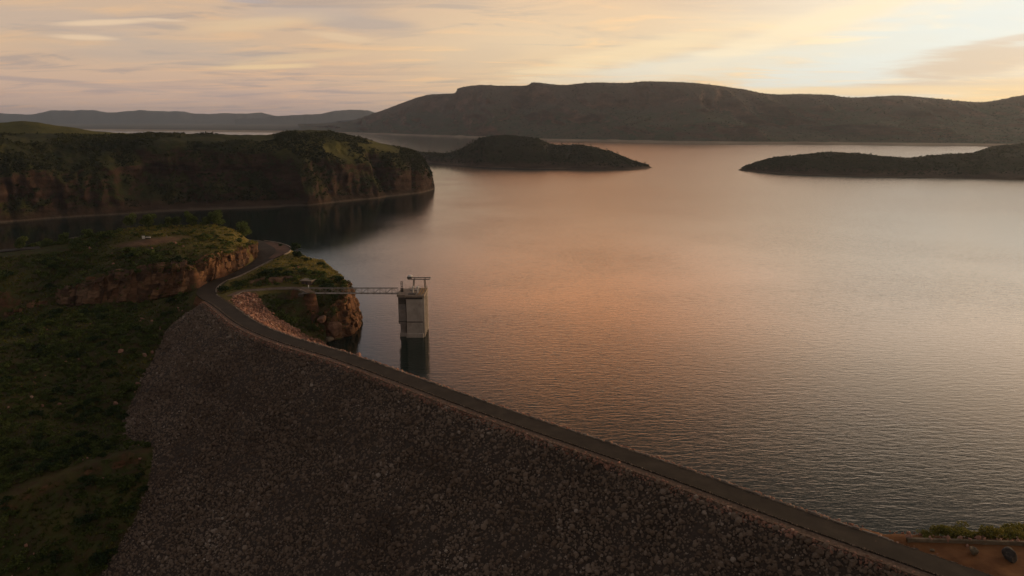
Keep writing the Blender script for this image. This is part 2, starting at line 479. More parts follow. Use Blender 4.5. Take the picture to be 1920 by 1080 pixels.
M['headland'] = terrain_mat('headland_ground', (.030, .030, .014), (.027, .034, .012), (.12, .11, .03), (.050, .030, .021), nscale=.022, bdist=2.2, steep=(.50, .22))
M['island'] = terrain_mat('island_ground', (.040, .034, .020), (.030, .034, .014), (.055, .05, .022), (.075, .05, .036), nscale=.015, bdist=2.0, steep=(.8, .5))
M['range'] = terrain_mat('range_ground', (.085, .065, .040), (.048, .062, .030), (.105, .070, .050), (.125, .072, .050), nscale=.0035, bdist=9, steep=(.86, .66), water_line=False)
M['far'] = terrain_mat('far_hill_ground', (.030, .034, .034), (.026, .034, .030), (.035, .034, .032), (.040, .036, .036), nscale=.002, bdist=10, steep=(.8, .5), water_line=False)
M['sand'] = mat_noise('shore_sand', [(0, (.20, .15, .10)), (1, (.38, .30, .21))], .01)
M['plain'] = mat_noise('far_plain', [(0, (.030, .034, .022)), (.6, (.05, .05, .03)), (1, (.10, .085, .055))], .0012)

def cliff_mat():
    m, k, b = mat('cliff_rock')
    co = obj_co(k)
    st = k.new('ShaderNodeMapping'); st.inputs['Scale'].default_value = (.7, .7, 1.5); k.l.new(co, st.inputs[0])
    n = k.noise(st.outputs[0], .55, 6, .65)
    big = k.noise(co, .06, 3, .5)
    f = k.math('ADD', k.math('MULTIPLY', k.mapr(n, .3, .7, smooth=False), .5), k.math('MULTIPLY', attr(k, 'tone'), .55), clamp=True)
    c1 = k.ramp(f, [(0, (.03, .018, .013)), (.35, (.09, .045, .025)), (.7, (.20, .10, .048)), (1, (.36, .20, .105))])
    c2 = k.ramp(f, [(0, (.022, .016, .012)), (.5, (.06, .040, .028)), (1, (.15, .105, .075))])
    k.l.new(k.mix(k.math('ADD', attr(k, 'grey'), k.math('MULTIPLY', k.math('SUBTRACT', big, .5), 1.2), clamp=True), c1, c2), b.inputs['Base Color'])
    b.inputs['Roughness'].default_value = .92; b.inputs['Specular IOR Level'].default_value = .15
    bump(k, b, n, .35)
    return m
M['cliff'] = cliff_mat()

def water_mat():
    m, k, b = mat('lake_water')
    co = obj_co(k)
    b.inputs['Base Color'].default_value = (.006, .016, .013, 1)
    b.inputs['IOR'].default_value = 1.333
    b.inputs['Roughness'].default_value = .04
    mp = k.new('ShaderNodeMapping'); mp.inputs['Rotation'].default_value = (0, 0, R(-4)); mp.inputs['Scale'].default_value = (.30, 1, 1); k.l.new(co, mp.inputs[0])
    w1 = k.noise(mp.outputs[0], .65, 3, .55, .6)
    mp2 = k.new('ShaderNodeMapping'); mp2.inputs['Rotation'].default_value = (0, 0, R(9)); mp2.inputs['Scale'].default_value = (.36, 1, 1); k.l.new(co, mp2.inputs[0])
    w2 = k.noise(mp2.outputs[0], 1.7, 2, .5, .3)
    gust = k.mapr(k.noise(co, .006, 3, .5), .36, .64, .65, 1.25)
    px_ = k.new('ShaderNodeSeparateXYZ'); k.l.new(co, px_.inputs[0])
    lee = k.mapr(k.math('ADD', px_.outputs[0], k.math('MULTIPLY', k.math('SUBTRACT', k.noise(co, .012, 2), .5), 90)), -160, 10, .28, 1.0)   # sheltered inlet on the left
    gust = k.math('MULTIPLY', gust, lee)
    h = k.math('ADD', w1, k.math('MULTIPLY', w2, .35))
    open_ = k.mapr(px_.outputs[1], 170, 900)                       # ruffled open lake away from the dam
    k.l.new(k.math('ADD', .03, k.math('MULTIPLY', k.math('MULTIPLY', open_, lee), .22)), b.inputs['Roughness'])
    bump(k, b, k.math('MULTIPLY', h, gust), .105)
    return m
M['water'] = water_mat()

# ------------------------------------------------------------------ plan of the dam crest road
HC = 18.0
road_px = [(1684, 1036, HC, 2.7), (1500, 972, HC, 2.7), (1348, 916.5, HC, 2.7), (1235, 876, HC, 2.7), (1135, 842, HC, 2.7), (1010, 800, HC, 2.7), (885, 756.5, HC, 2.7),
           (760, 711, HC, 2.7), (640, 668, HC, 2.7), (529, 634.5, HC, 2.7), (464, 606, HC, 3.1), (416, 571, HC, 3.3), (386, 549, HC, 3.6),
           (404, 530, 18.4, 3.2), (438, 517, 19.4, 2.9), (470, 501, 21, 3.0), (497, 485, 22.6, 4.4), (512, 471, 24, 8.0), (503, 461, 24.6, 7.5), (476, 452.5, 25.1, 3.4)]
road_c = [np.append(P(a, b, z), w) for a, b, z, w in road_px]
d0 = (road_c[0] - road_c[1])[:2]; d0 /= np.linalg.norm(d0)
road_c = [np.array((*(road_c[0][:2] + d0 * s), HC, 2.7)) for s in (160, 80, 30)] + road_c
road_c += [np.array((-168, 397, 25.6, 3.0)), np.array((-200, 398, 26.5, 3.0)), np.array((-226, 376, 28.0, 3.0))] + [np.append(PY(a, b, y), 3.6) for a, b, y in [(105, 461, 345), (45, 466.5, 337), (-40, 474, 330), (-160, 484, 326)]]
ROAD = catmull(road_c, 8)
NDAM = 8 * 14                                  # samples of ROAD on the dam crest
CREST = ROAD[:NDAM + 4]
CREST_EXT = np.vstack([CREST, CREST[-1] + (CREST[-1] - CREST[-3]) * 30])

def dam_z(x, y):
    s, _ = sdist(x, y, CREST_EXT[::3][:, :3])      # positive: right of the direction of travel = upstream
    z = np.full(x.shape, HC - 0.18)
    z = np.where(s < -4.5, HC - 0.18 - 0.68 * (-s - 4.5), z)
    z = np.where(s > 3.9, HC - 0.18 - 0.66 * (s - 3.9), z)
    return z, s

def dam_hit(px, py):
    x, y, dz = ray(px, py)
    t = np.linspace(100, 420, 3200)
    z, s = dam_z(x * t, y * t)
    ok = np.where(CH + dz * t <= z)[0]
    i = ok[0] if len(ok) else -1
    return np.array((x * t[i], y * t[i], CH + dz * t[i]))

# ------------------------------------------------------------------ the near hillside (left), one height field from break lines
cliffA_b = [P(*q) for q in [(-200, 650, 0), (-80, 625, 4), (0, 603, 8), (49, 584, 11.5), (98, 571, 13.5), (166, 576, 12), (246, 573, 12), (295, 562, 14), (330, 554, 15.5), (362, 547, 17)]]
topA = [(-200, 630), (-80, 604), (0, 580), (49, 560), (96, 541), (175, 507), (259, 495), (311, 489), (340, 485), (366, 480)]
cliffA_t = [PY(px, py, b[1] + dy) for (px, py), b, dy in zip(topA, cliffA_b, (3, 3, 3.2, 3.2, 3.5, 4.5, 4.5, 4.5, 4.2, 4))]
cutB_b, cutB_t = [], []
ii = [8 * q for q in range(15, 23)]
for q in ii:                                     # left edge of the climbing road
    p, d = ROAD[q], ROAD[min(q + 1, len(ROAD) - 1)] - ROAD[q - 1]
    nrm = np.array((-d[1], d[0])) / np.hypot(d[0], d[1])
    cutB_b.append(np.array((*(p[:2] + nrm * (p[3] + .9)), p[2])))
topB = [(372, 472), (398, 461), (425, 455), (452, 451), (470, 449), (478, 448.5), (474, 448), (464, 446)]
for (px, py), b in zip(topB, cutB_b):
    cutB_t.append(PY(px, py, b[1] + 4.5))
cutB_t = [b + (t - b) * np.array((.8, .8, .70)) for b, t in zip(cutB_b, cutB_t)]
cliffA_t = [b + (t - b) * np.array((.9, .9, .84)) for b, t in zip(cliffA_b, cliffA_t)]
contact = [P(352, 551, 17), P(340, 562, 14.5), P(318, 610, 9.5)] + [dam_hit(px, py) for px, py in [(300, 655), (272, 720), (238, 795), (268, 826), (305, 848), (296, 905), (262, 985), (212, 1060), (150, 1150), (60, 1300)]]

_cs = np.array(sorted([tuple(c) for c in contact], key=lambda c: c[1]))
def slope_z(x, y):
    cx = np.interp(y, _cs[:, 1], _cs[:, 0]); cz = np.interp(y, _cs[:, 1], _cs[:, 2])
    return cz + .8 + .13 * (cx - x)
def slope_pt(px, py):                            # on the hillside below the left cliff
    x, y, dz = ray(px, py)
    t = np.linspace(60, 420, 1800)
    ok = np.where(CH + dz * t <= slope_z(x * t, y * t))[0]
    t = t[ok[0]] if len(ok) else t[-1]
    return np.array((x * t, y * t, CH + dz * t))

lines, pts = [], []
lines.append(cliffA_b); lines.append(cliffA_t)
lines.append(cutB_b); lines.append(cutB_t)
lines.append(contact)
lines.append([c + np.array((9, 2, -9)) for c in contact])
lines.append([c + np.array((-4.5, -.5, -1.2)) for c in contact[3:]])
# upper plateau and skyline
sky_l = [PY(*q) for q in [(-250, 486, 325), (-120, 479, 328), (0, 470, 332), (100, 457, 337), (200, 437, 345), (262, 424, 352), (340, 421, 358), (400, 421, 362), (440, 430, 366), (470, 442, 372)]]
lines.append(sky_l)
pts += [PY(*q) for q in [(0, 540, 292), (0, 515, 303), (0, 492, 316), (100, 500, 312), (100, 475, 324), (180, 470, 324), (200, 452, 333), (260, 470, 318), (290, 447, 335), (340, 462, 321), (350, 440, 340), (400, 440, 340), (430, 442, 346), (-120, 520, 300)]]
pts += [np.array((q[0] * 1.12, q[1] * 1.0 + 62, -6.0)) for q in sky_l[:-2]] + [np.array((q[0] * 1.2, q[1] + 130, -25.0)) for q in sky_l]
pts += [np.array((q[0] * 1.04, q[1] + 25, q[2] - 7)) for q in sky_l[:-2]]
# slope under the left cliff
track_a = [slope_pt(*q) for q in [(-60, 960), (20, 925), (100, 890), (180, 858), (240, 842), (285, 834)]]
pts += [slope_pt(*q) for q in [(-100, 680), (0, 640), (0, 700), (0, 780), (60, 640), (60, 720), (120, 620), (120, 700), (150, 780), (200, 620), (200, 700), (250, 630), (0, 1010), (0, 1080), (100, 960), (100, 1080), (60, 1200), (180, 930), (180, 1010), (-100, 800), (-100, 1000), (-100, 1200), (0, 1300), (-200, 1300)]]
lines.append([p + np.array((0, 0, 1.2)) for p in track_a])
lines.append([p + np.array((-1, -4.5, -.2)) for p in track_a])
lines.append([p + np.array((-1.5, -7.0, -4.2)) for p in track_a])
pts += [np.array(q, float) for q in [(-720, 330, 28), (-720, 280, 6), (-720, 150, -45), (-720, 60, -80), (-720, 420, -8), (-720, 520, -30), (-450, 120, -60), (-450, 60, -80), (-250, 60, -80), (-100, 60, -88), (-40, 60, -90), (-40, 150, -50)]]
# the road bed
for a in (-1, 1):
    e = []
    for q in range(8 * 14, len(ROAD) - 4, 4):
        p, d = ROAD[q], ROAD[q + 1] - ROAD[q - 1]
        nrm = np.array((d[1], -d[0])) / np.hypot(d[0], d[1])
        e.append(np.array((*(p[:2] + nrm * a * p[3]), p[2] - .25)))
    pts += e
# rip-rap shelf, knoll with the footpath, and its cliff
up_edge = []
for q in range(8 * 9, 8 * 14, 4):
    p, d = ROAD[q], ROAD[q + 1] - ROAD[q - 1]
    nrm = np.array((d[1], -d[0])) / np.hypot(d[0], d[1])
    up_edge.append(np.array((*(p[:2] + nrm * 3.9), HC - .3)))
lines.append(up_edge)
shelf = [P(*q) for q in [(470, 557, 17.3), (484, 556, 16.8), (496, 573, 14.6), (524, 598, 11.2), (562, 620, 6.8), (606, 637.5, 1.6)]]
lines.append(shelf)
path_px = [(424, 560, 18), (436, 553, 18.05), (456, 545.5, 18.2), (496, 541.5, 18.4), (530, 539.5, 18.5), (562, 540, 18.6)]
PATH = catmull([P(*q) for q in path_px] + [np.array((-82.5, 292.5, 18.65))], 6)
lines.append([q + np.array((.3, -2.0, -.1)) for q in PATH[6::4]])
lines.append([q + np.array((-.3, 1.9, -.1)) for q in PATH[8:-3:4]])
shore_n = [np.array((-75.5, 284.5, 0)), np.array((-71.5, 288.2, 0)), np.array((-67.3, 297, 0)), np.array((-66.5, 307, 0)), np.array((-69, 318, 0)), np.array((-76, 335, 0)), np.array((-86, 372, 0)), np.array((-105, 412, 0)), np.array((-150, 450, 0))]
lines.append(shore_n)
lines.append([q + np.array((4 if q[1] < 400 else 0, -2 if q[1] < 300 else 6, -7)) for q in shore_n])
nose_t = [np.array((-77.5, 289, 8.5)), np.array((-73.5, 291, 12)), np.array((-70.5, 298, 16.5)), np.array((-69.8, 306, 17.6)), np.array((-73, 316, 18)), np.array((-81, 332, 20)), np.array((-94, 352, 22))]
lines.append(nose_t)
pts += [PY(*q) for q in [(575, 492, 336), (560, 484, 345), (548, 481, 350), (610, 507, 323), (638, 523, 313), (590, 515, 316), (540, 505, 325), (500, 515, 317), (470, 525, 311), (440, 537, 303), (520, 525, 311), (560, 528, 308)]]
pts += [P(*q) for q in [(550, 570, 12.2), (600, 575, 11.5), (600, 600, 7.5), (620, 620, 3.5), (580, 600, 8.2)]]
pts += [np.array(q, float) for q in [(-70, 270, -8), (-50, 300, -14), (-50, 440, -20), (-100, 470, -22), (-300, 540, -30), (-30, 540, -30), (-30, 250, -20), (-60, 235, 3), (-40, 225, 0), (-30, 200, 3)]]

ver, edg = [], []
for l in lines:
    b = len(ver); ver += [Vector(q[:2]) for q in l]; edg += [(b + i, b + i + 1) for i in range(len(l) - 1)]
zsrc = [q[2] for l in lines for q in l] + [q[2] for q in pts]
ver += [Vector(q[:2]) for q in pts]
ov, oe, of, om, _, _ = delaunay_2d_cdt(ver, edg, [], 0, 0.05)
xy0 = np.array([v[:] for v in ver]); zs0 = np.array(zsrc)
oxy = np.array([v[:] for v in ov])
oz = np.zeros(len(oxy))
for i, src in enumerate(om):
    if src:
        oz[i] = max(zs0[j] for j in src)
    else:                                        # crossing of two break lines
        dd = np.hypot(xy0[:, 0] - oxy[i, 0], xy0[:, 1] - oxy[i, 1]); nn = np.argsort(dd)[:4]
        oz[i] = np.average(zs0[nn], weights=1 / (dd[nn] + .3))

gx = np.concatenate([np.arange(-700, -330, 8.0), np.arange(-330, -48, 1.0)])
gy = np.arange(90, 500, 1.0)
GX, GY = np.meshgrid(gx, gy, indexing='ij')
GZ = np.full(GX.shape, -60.0)
for tri in of:
    for a in range(1, len(tri) - 1):
        i, j, q = tri[0], tri[a], tri[a + 1]
        A, B, C = oxy[i], oxy[j], oxy[q]
        x0, x1 = np.searchsorted(gx, min(A[0], B[0], C[0]) - .01), np.searchsorted(gx, max(A[0], B[0], C[0]) + .01)
        y0, y1 = np.searchsorted(gy, min(A[1], B[1], C[1]) - .01), np.searchsorted(gy, max(A[1], B[1], C[1]) + .01)
        if x1 <= x0 or y1 <= y0: continue
        sx, sy = GX[x0:x1, y0:y1], GY[x0:x1, y0:y1]
        den = (B[1] - C[1]) * (A[0] - C[0]) + (C[0] - B[0]) * (A[1] - C[1])
        if abs(den) < 1e-9: continue
        w0 = ((B[1] - C[1]) * (sx - C[0]) + (C[0] - B[0]) * (sy - C[1])) / den
        w1 = ((C[1] - A[1]) * (sx - C[0]) + (A[0] - C[0]) * (sy - C[1])) / den
        w2 = 1 - w0 - w1
        m = (w0 >= -1e-6) & (w1 >= -1e-6) & (w2 >= -1e-6)
        GZ[x0:x1, y0:y1][m] = (w0 * oz[i] + w1 * oz[j] + w2 * oz[q])[m]
def blur(z, n):
    for _ in range(n):
        p = np.pad(z, 1, mode='edge')
        z = (p[1:-1, 1:-1] * 2 + p[:-2, 1:-1] + p[2:, 1:-1] + p[1:-1, :-2] + p[1:-1, 2:]) / 6
    return z
GZ = blur(GZ, 2)
_st = blur(np.clip(np.hypot(*np.gradient(GZ)) - 1.0, 0, 1.5), 4)
_w = np.clip(1 - _st * 5, 0, 1)
GZ = GZ * (1 - _w) + blur(GZ, 24) * _w
rd, rex = sdist(GX, GY, ROAD[8 * 12::3])
pd, pex = sdist(GX, GY, PATH[::3])
flat = np.minimum(np.clip((np.abs(rd) - rex[..., 1] - .8) / 4, 0, 1), np.clip((np.abs(pd) - 1.8) / 3, 0, 1))
steepness = np.hypot(*np.gradient(GZ))
rough_k = np.clip(GZ / 3 + 1, .2, 1)
GZ = GZ + flat * rough_k * (2.2 * fbm(GX / 24, GY / 24, 3, 4) + .8 * fbm(GX / 5, GY / 5, 9, 3)) * np.where(GX < -100, 1, .7)
GZ = GZ + flat * np.clip(steepness - .5, 0, 1.5) * 1.6 * fbm(GX / 3.2, GY / 6, 21, 3)
near = np.abs(rd) < rex[..., 1] + .8
GZ = np.where(near, rex[..., 0] - .3, GZ)
GZ = np.where(np.abs(pd) < 1.8, pex[..., 0] - .12, GZ)
# keep the ground under the dam body
dz_, ds_ = dam_z(GX, GY)
dam_side = (ds_ < -2) & (GX > -131) & (GY < 292)
def ground_z(x, y):
    i = np.clip(np.searchsorted(gx, x) - 1, 0, len(gx) - 2); j = np.clip(np.searchsorted(gy, y) - 1, 0, len(gy) - 2)
    fx = np.clip((x - gx[i]) / (gx[i + 1] - gx[i]), 0, 1); fy = np.clip((y - gy[j]) / (gy[j + 1] - gy[j]), 0, 1)
    return (GZ[i, j] * (1 - fx) + GZ[i + 1, j] * fx) * (1 - fy) + (GZ[i, j + 1] * (1 - fx) + GZ[i + 1, j + 1] * fx) * fy
dry_lit = np.clip((GX + 215) / 70, 0, 1) * np.clip((GY - 318) / 18, 0, 1) * .75 + np.where((GX > -125) & (GZ > 17), .55, 0) + .05  # yellower to the right and top: dry grass with evening light coloured in
dry_lit = np.where(GY < 300, np.where(GX > -125, dry_lit, .05), dry_lit)
td, _ = sdist(GX, GY, [(p[0] - .5, p[1] - 2.2) for p in track_a])
bareness = np.zeros(GX.shape)
RIPP = [q for q in up_edge] + [P(433, 560, 18), P(452, 550, 17.9), P(478, 548, 17.8)] + shelf[1:] + [np.array((-73, 284, 0)), np.array((-68, 262, 3)), np.array((-62, 235, 12)), np.array((-57, 222, 17))]
bareness = np.maximum(bareness, in_poly(GX, GY, RIPP) * .9)
bareness = np.maximum(bareness, np.clip(1.1 - np.abs(td) / 2.0, 0, .2))
gpx, gpy = project(np.stack([GX, GY, GZ], -1))
bareness = np.maximum(bareness, .75 * np.clip(1.4 - 1.2 * (np.abs((gpx - 285) / 75) ** 2 + np.abs((gpy - 453 + (gpx - 285) * .12) / 7) ** 2), 0, 1) * (GY < 350))
bareness = blur(bareness, 1)
verts = np.stack([GX, GY, GZ], -1).reshape(-1, 3)
o = link('hillside', mesh_np('hillside', verts, grid_faces(len(gx), len(gy)), M['hillside'], {'dry_and_lit': dry_lit.ravel(), 'bare': bareness.ravel()}, smooth=True))
tag(o, 'green and ochre hillside with a rocky knoll left of the dam', 'hillside', kind='structure')

# ------------------------------------------------------------------ cliffs: fractured blocks between a foot line and a brow line
CLIFFS = []
def cliff(name, foot, brow, label, seed, grey, step=.55, depth=1.6, out=.5, lay=(1.3, 3.0), wid=(1.4, 4.0), but=3.0):
    r = np.random.default_rng(seed)
    foot, brow = np.array(foot), np.array(brow)
    # common stations
    n = max(8, int(np.linalg.norm(np.diff(foot[:, :2], axis=0), axis=1).sum() / step))
    tt = np.linspace(0, len(foot) - 1, n)
    f = np.stack([np.interp(tt, np.arange(len(foot)), foot[:, i]) for i in range(3)], 1)
    b = np.stack([np.interp(tt, np.arange(len(brow)), brow[:, i]) for i in range(3)], 1)
    sq = np.arange(n) * step
    b[:, 2] += 2.0 * fbm(sq / 9, sq * 0 + seed, seed, 3) * np.clip((b[:, 2] - f[:, 2]) / 8, 0, 1)
    hmax = (b[:, 2] - f[:, 2]).max()
    nv = max(6, int(hmax / step) + 3)
    v = np.linspace(-.10, 1.06, nv)
    p = f[:, None, :] * (1 - v[None, :, None]) + b[:, None, :] * v[None, :, None]
    s = np.concatenate([[0], np.cumsum(np.linalg.norm(np.diff(f[:, :2], axis=0), axis=1))])
    tang = np.gradient(f[:, :2], axis=0); tang = blur(np.repeat(tang[:, :, None], 3, 2).reshape(len(tang), -1), 6)[:, [0, 3]]
    nrm = np.stack([tang[:, 1], -tang[:, 0]], 1); nrm /= np.linalg.norm(nrm, axis=1)[:, None] + 1e-9
    tow = (b - f)[:, :2]
    sgn = np.sign(-(nrm * tow).sum(1).mean()) or 1
    nrm = nrm * sgn
    zz = p[..., 2] + 1.2 * fbm(np.repeat(s[:, None], nv, 1) / 9, p[..., 2] / 9, seed + 5, 2)
    zb = np.cumsum(r.uniform(*lay, 60)) - 10
    L = np.searchsorted(zb, zz)
    S = s[:, None] + 0 * zz
    disp = np.zeros(zz.shape); tone = np.zeros(zz.shape)
    sb = [np.cumsum(r.uniform(*wid, int(s[-1] / wid[0]) + 5)) - r.uniform(0, 4) for _ in range(62)]
    rv = r.uniform(0, 1, (62, 4000)); rt = r.uniform(0, 1, (62, 4000))
    shear = .35 * fbm(S / 6, zz / 4, seed + 2, 2) * 3
    for l in range(62):
        m = L == l
        if not m.any(): continue
        c = np.searchsorted(sb[l], (S + shear)[m])
        disp[m] = rv[l, c]; tone[m] = rt[l, c]
    butt = fbm(S / 11, zz / 60, seed + 8, 3)                   # big buttresses and clefts
    cleft = np.clip(np.abs(vn(S / 5.5, zz / 40, seed + 4)) * 6, 0, 1) - 1
    d = out + depth * (disp - .35) + but * butt + 1.3 * cleft * depth / 1.6 + .35 * fbm(S / 1.3, zz / 1.3, seed + 3, 2)
    edge = np.clip(np.minimum((v + .10) / .18, (1.06 - v) / .12), 0, 1)[None, :] * np.clip(np.minimum(S, s[-1] - S) / 3, 0, 1)
    d = d * edge - 1.3 * (1 - edge)
    p = p.copy(); p[..., :2] += nrm[:, None, :] * d[..., None]
    p[..., 2] += .3 * (tone - .5)
    CLIFFS.append(p)
    g = grey(S / s[-1]) if callable(grey) else grey + 0 * S
    me = mesh_np(name, p.reshape(-1, 3), grid_faces(n, nv), M['cliff'], {'tone': tone.ravel(), 'grey': g.ravel()})
    return tag(link(name, me), label, 'cliff', kind='structure')

cliff('cliff', cliffA_b[4:], cliffA_t[4:], 'low broken cliff of brown rock below the green plateau', 11, lambda t: np.clip(.85 - t * .75, 0, 1), step=.45, lay=(1.3, 3.4), wid=(1.3, 4.2), depth=2.1, but=5.0, out=.9)
cliff('cliff', cliffA_b[2:5], [q * .75 + w * .25 for q, w in zip(cliffA_t[2:5], cliffA_b[2:5])], 'small rock outcrop at the left end of the plateau edge', 13, lambda t: .5 - .3 * t, step=.45, lay=(.9, 2.2), wid=(1.2, 3.2), depth=1.8, but=2.2, out=1.0)
fb = [cliffA_b[-1]] + cutB_b[1:]
ft = [cliffA_t[-1]] + cutB_t[1:]
cliff('cliff', fb[:7], ft[:7], 'orange rock face cut beside the climbing road', 23, lambda t: np.clip(.0 + t * .35, 0, 1), step=.45, depth=1.6, out=-.2, lay=(1.6, 5.0), wid=(1.0, 3.6), but=4.2)
nose_f = [np.array((-84, 283, 4.5)), np.array((-78.5, 284.5, 1.2)), np.array((-74.8, 285.6, -.6)), np.array((-70.5, 288.6, -.6)), np.array((-66.9, 297, -.6)), np.array((-66.0, 307, -.6)), np.array((-68.5, 318, -.6)), np.array((-76, 335, -.6))]
nose_b = [np.array((-84.5, 290, 12.5)), np.array((-79.5, 290, 10)), np.array((-76.0, 290.8, 10)), np.array((-73.0, 293, 12.5)), np.array((-70.4, 299, 16.8)), np.array((-69.7, 306.5, 17.8)), np.array((-73, 317, 18.4)), np.array((-81, 333, 19))]
cliff('cliff', nose_f, nose_b, 'orange cliff of the knoll standing in the water by the footbridge', 37, .15, step=.4, depth=1.9, out=.3, lay=(1.2, 2.6), wid=(1.2, 3.0), but=1.6)
bl_f = [P(*q) for q in [(470, 537, 18.6), (500, 536, 18.6), (530, 535, 18.6), (556, 534, 18.7)]]
bl_b = [PY(px, py, b[1] + 3) for (px, py), b in zip([(470, 529), (500, 522), (530, 520), (556, 519)], bl_f)]
cliff('rock_ledge', bl_f, bl_b, 'low rocky ledge above the footpath on the knoll', 41, .45, depth=1.0, out=.2, lay=(.8, 1.6), wid=(1, 2.5))

# ------------------------------------------------------------------ loft for the far land forms
def loft(name, curves, per, nu, material, disp, dry_and_lit=None, smooth=True, under=4.0):
    n0 = len(curves[0])
    tt = np.linspace(0, n0 - 1, nu)
    cs = []
    for c in curves:
        cm = catmull(c, 12); ts = np.linspace(0, n0 - 1, len(cm))
        cs.append(np.stack([np.interp(tt, ts, cm[:, i]) for i in range(3)], 1))
    cs = [cs[0] * np.array((1, 1, 0)) + np.array((0, 0, -under))] + cs
    per = [2] + list(per)
    rows, vv = [], []
    for j, (a, b, m) in enumerate(zip(cs[:-1], cs[1:], per)):
        for t in np.linspace(0, 1, m, endpoint=False):
            rows.append(a * (1 - t) + b * t); vv.append(j - 1 + t)
    rows.append(cs[-1]); vv.append(len(curves) - 1.0)
    p = np.stack(rows, 1); vv = np.array(vv)
    p = disp(p, vv[None, :] + 0 * p[..., 0])
    me = mesh_np(name, p.reshape(-1, 3), grid_faces(nu, p.shape[1]), material, {'dry_and_lit': (dry_and_lit(p) if dry_and_lit else np.zeros(p.shape[:2])).ravel()}, smooth=smooth)
    o = link(name, me); o['kind'] = 'structure'
    return o, p

def smooth_rows(p, a, n=2):
    for _ in range(n):
        q = p.copy()
        q[:, a:-1] = p[:, a:-1] * .5 + (p[:, a - 1:-2] + p[:, a + 1:]) * .25
        p = q
    return p

# headland across the inlet
hp = [-260, -120, 0, 100, 200, 300, 400, 500, 545, 600, 660, 720, 780, 806, 815]
hs = [440, 428, 418, 410, 404, 399, 395, 391, 388, 383, 377, 370.5, 363.5, 357.5, 354.5]
hsky = [246, 247, 247, 248, 250, 247, 249, 250, 244, 241.5, 252, 268, 283, 318, 348]
hy = [660, 700, 745, 775, 805, 830, 850, 875, 900, 915, 930, 945, 955, 957, 957]
h_sh = [P(a, b, 0) for a, b in zip(hp, hs)]
h_rd = [PY(a, b, y) for a, b, y in zip(hp, hsky, hy)]
h_ct = [s + (r - s) * np.array((.16, .16, 0)) + np.array((0, 0, r[2] * .60)) for s, r in zip(h_sh, h_rd)]
h_sd = [s + (r - s) * np.array((.50, .50, 0)) + np.array((0, 0, r[2] * .88)) for s, r in zip(h_sh, h_rd)]
h_bk = [r + np.array((-25 if a < 800 else -4, 90 if a < 700 else 40, -r[2] * .6)) for r, a in zip(h_rd, hp)]
h_bb = [r + np.array((-45 if a < 800 else -8, 170 if a < 700 else 60, -r[2] - 3)) for r, a in zip(h_rd, hp)]
def disp_head(p, v):
    p = smooth_rows(p, 3, 3)
    x, y = p[..., 0], p[..., 1]
    k = np.clip(v * 3, 0, 1) * np.clip(2.2 - v, .12, 1)
    kk = np.clip((h_tip - x) / 60, .15, 1)
    s = x * .8 + y * .6
    cl = 1 - np.clip(np.abs(vn(s / 84, v * .16 + 3.1, 5)) * 6.5, 0, 1)         # clefts between buttresses
    cl2 = 1 - np.clip(np.abs(vn(s / 21, v * .25 + 1.1, 15)) * 5, 0, 1)
    push = (-30 * cl - 3.0 * cl2 + 15 * fbm(s / 48, v * .8, 33, 3)) * np.clip(v * 5 + .25, 0, 1) * np.clip(1.9 - v, .1, 1) * kk
    p = p.copy()
    push = push + kk * np.clip(v * 4, 0, 1) * (5.0 * fbm(s / 13, p[..., 2] / 22, 64, 3) + 2.6 * fbm(s / 4.5, p[..., 2] / 6, 65, 2))
    p[..., 0] += push * .55; p[..., 1] += -push * .85
    p[..., 2] += k * kk * (5.0 * fbm(x / 60, y / 60, 51, 4) + 2.4 * fbm(x / 12, y / 12, 71, 3)) - 5 * cl * k * kk
    zz = np.clip(v, 0, 3)
    p[..., 2] = np.where(v > 0.02, np.maximum(p[..., 2], .3), p[..., 2])
    p[..., 2] += np.clip(v - .15, 0, .5) * 1.6 * fbm(s / 5, v * 25, 91, 2)
    return p
h_tip = h_sh[-1][0]
def rimlit_head(p):
    return np.clip(.10 + .5 * np.clip((p[..., 0] + 330) / 150, 0, 1) * np.clip((p[..., 2] - 40) / 15, 0, 1), 0, 1)  # slight dryness, plus evening rim light painted on the right-hand top
o, HP = loft('headland', [h_sh, h_ct, h_sd, h_rd, h_bk, h_bb], [22, 16, 14, 8, 6], 420, M['headland'], disp_head, rimlit_head)
tag(o, 'dark red and green rocky headland across the inlet behind the hillside', 'headland')
# grassy hill behind its left end
gp = [-260, -100, 0, 45, 110, 160, 205, 250]
gk = [236, 232, 230, 227.5, 235, 243, 248, 252]
g_f = [PY(a, 262, 930) for a in gp]; g_r = [PY(a, b, 1080 + i * 6) for i, (a, b) in enumerate(zip(gp, gk))]
g_b = [r + np.array((-30, 160, -r[2] - 3)) for r in g_r]
o, _ = loft('hill', [[q * np.array((1, 1, 0)) for q in g_f], g_r, g_b], [14, 8], 90, M['headland'],
            lambda p, v: p + np.stack([0 * v, 0 * v, np.clip(v, 0, 1) * 1.6 * fbm(p[..., 0] / 25, p[..., 1] / 25, 4, 3)], -1), lambda p: np.full(p.shape[:2], .95))
tag(o, 'yellow grassy hill rising behind the left end of the headland', 'hill')

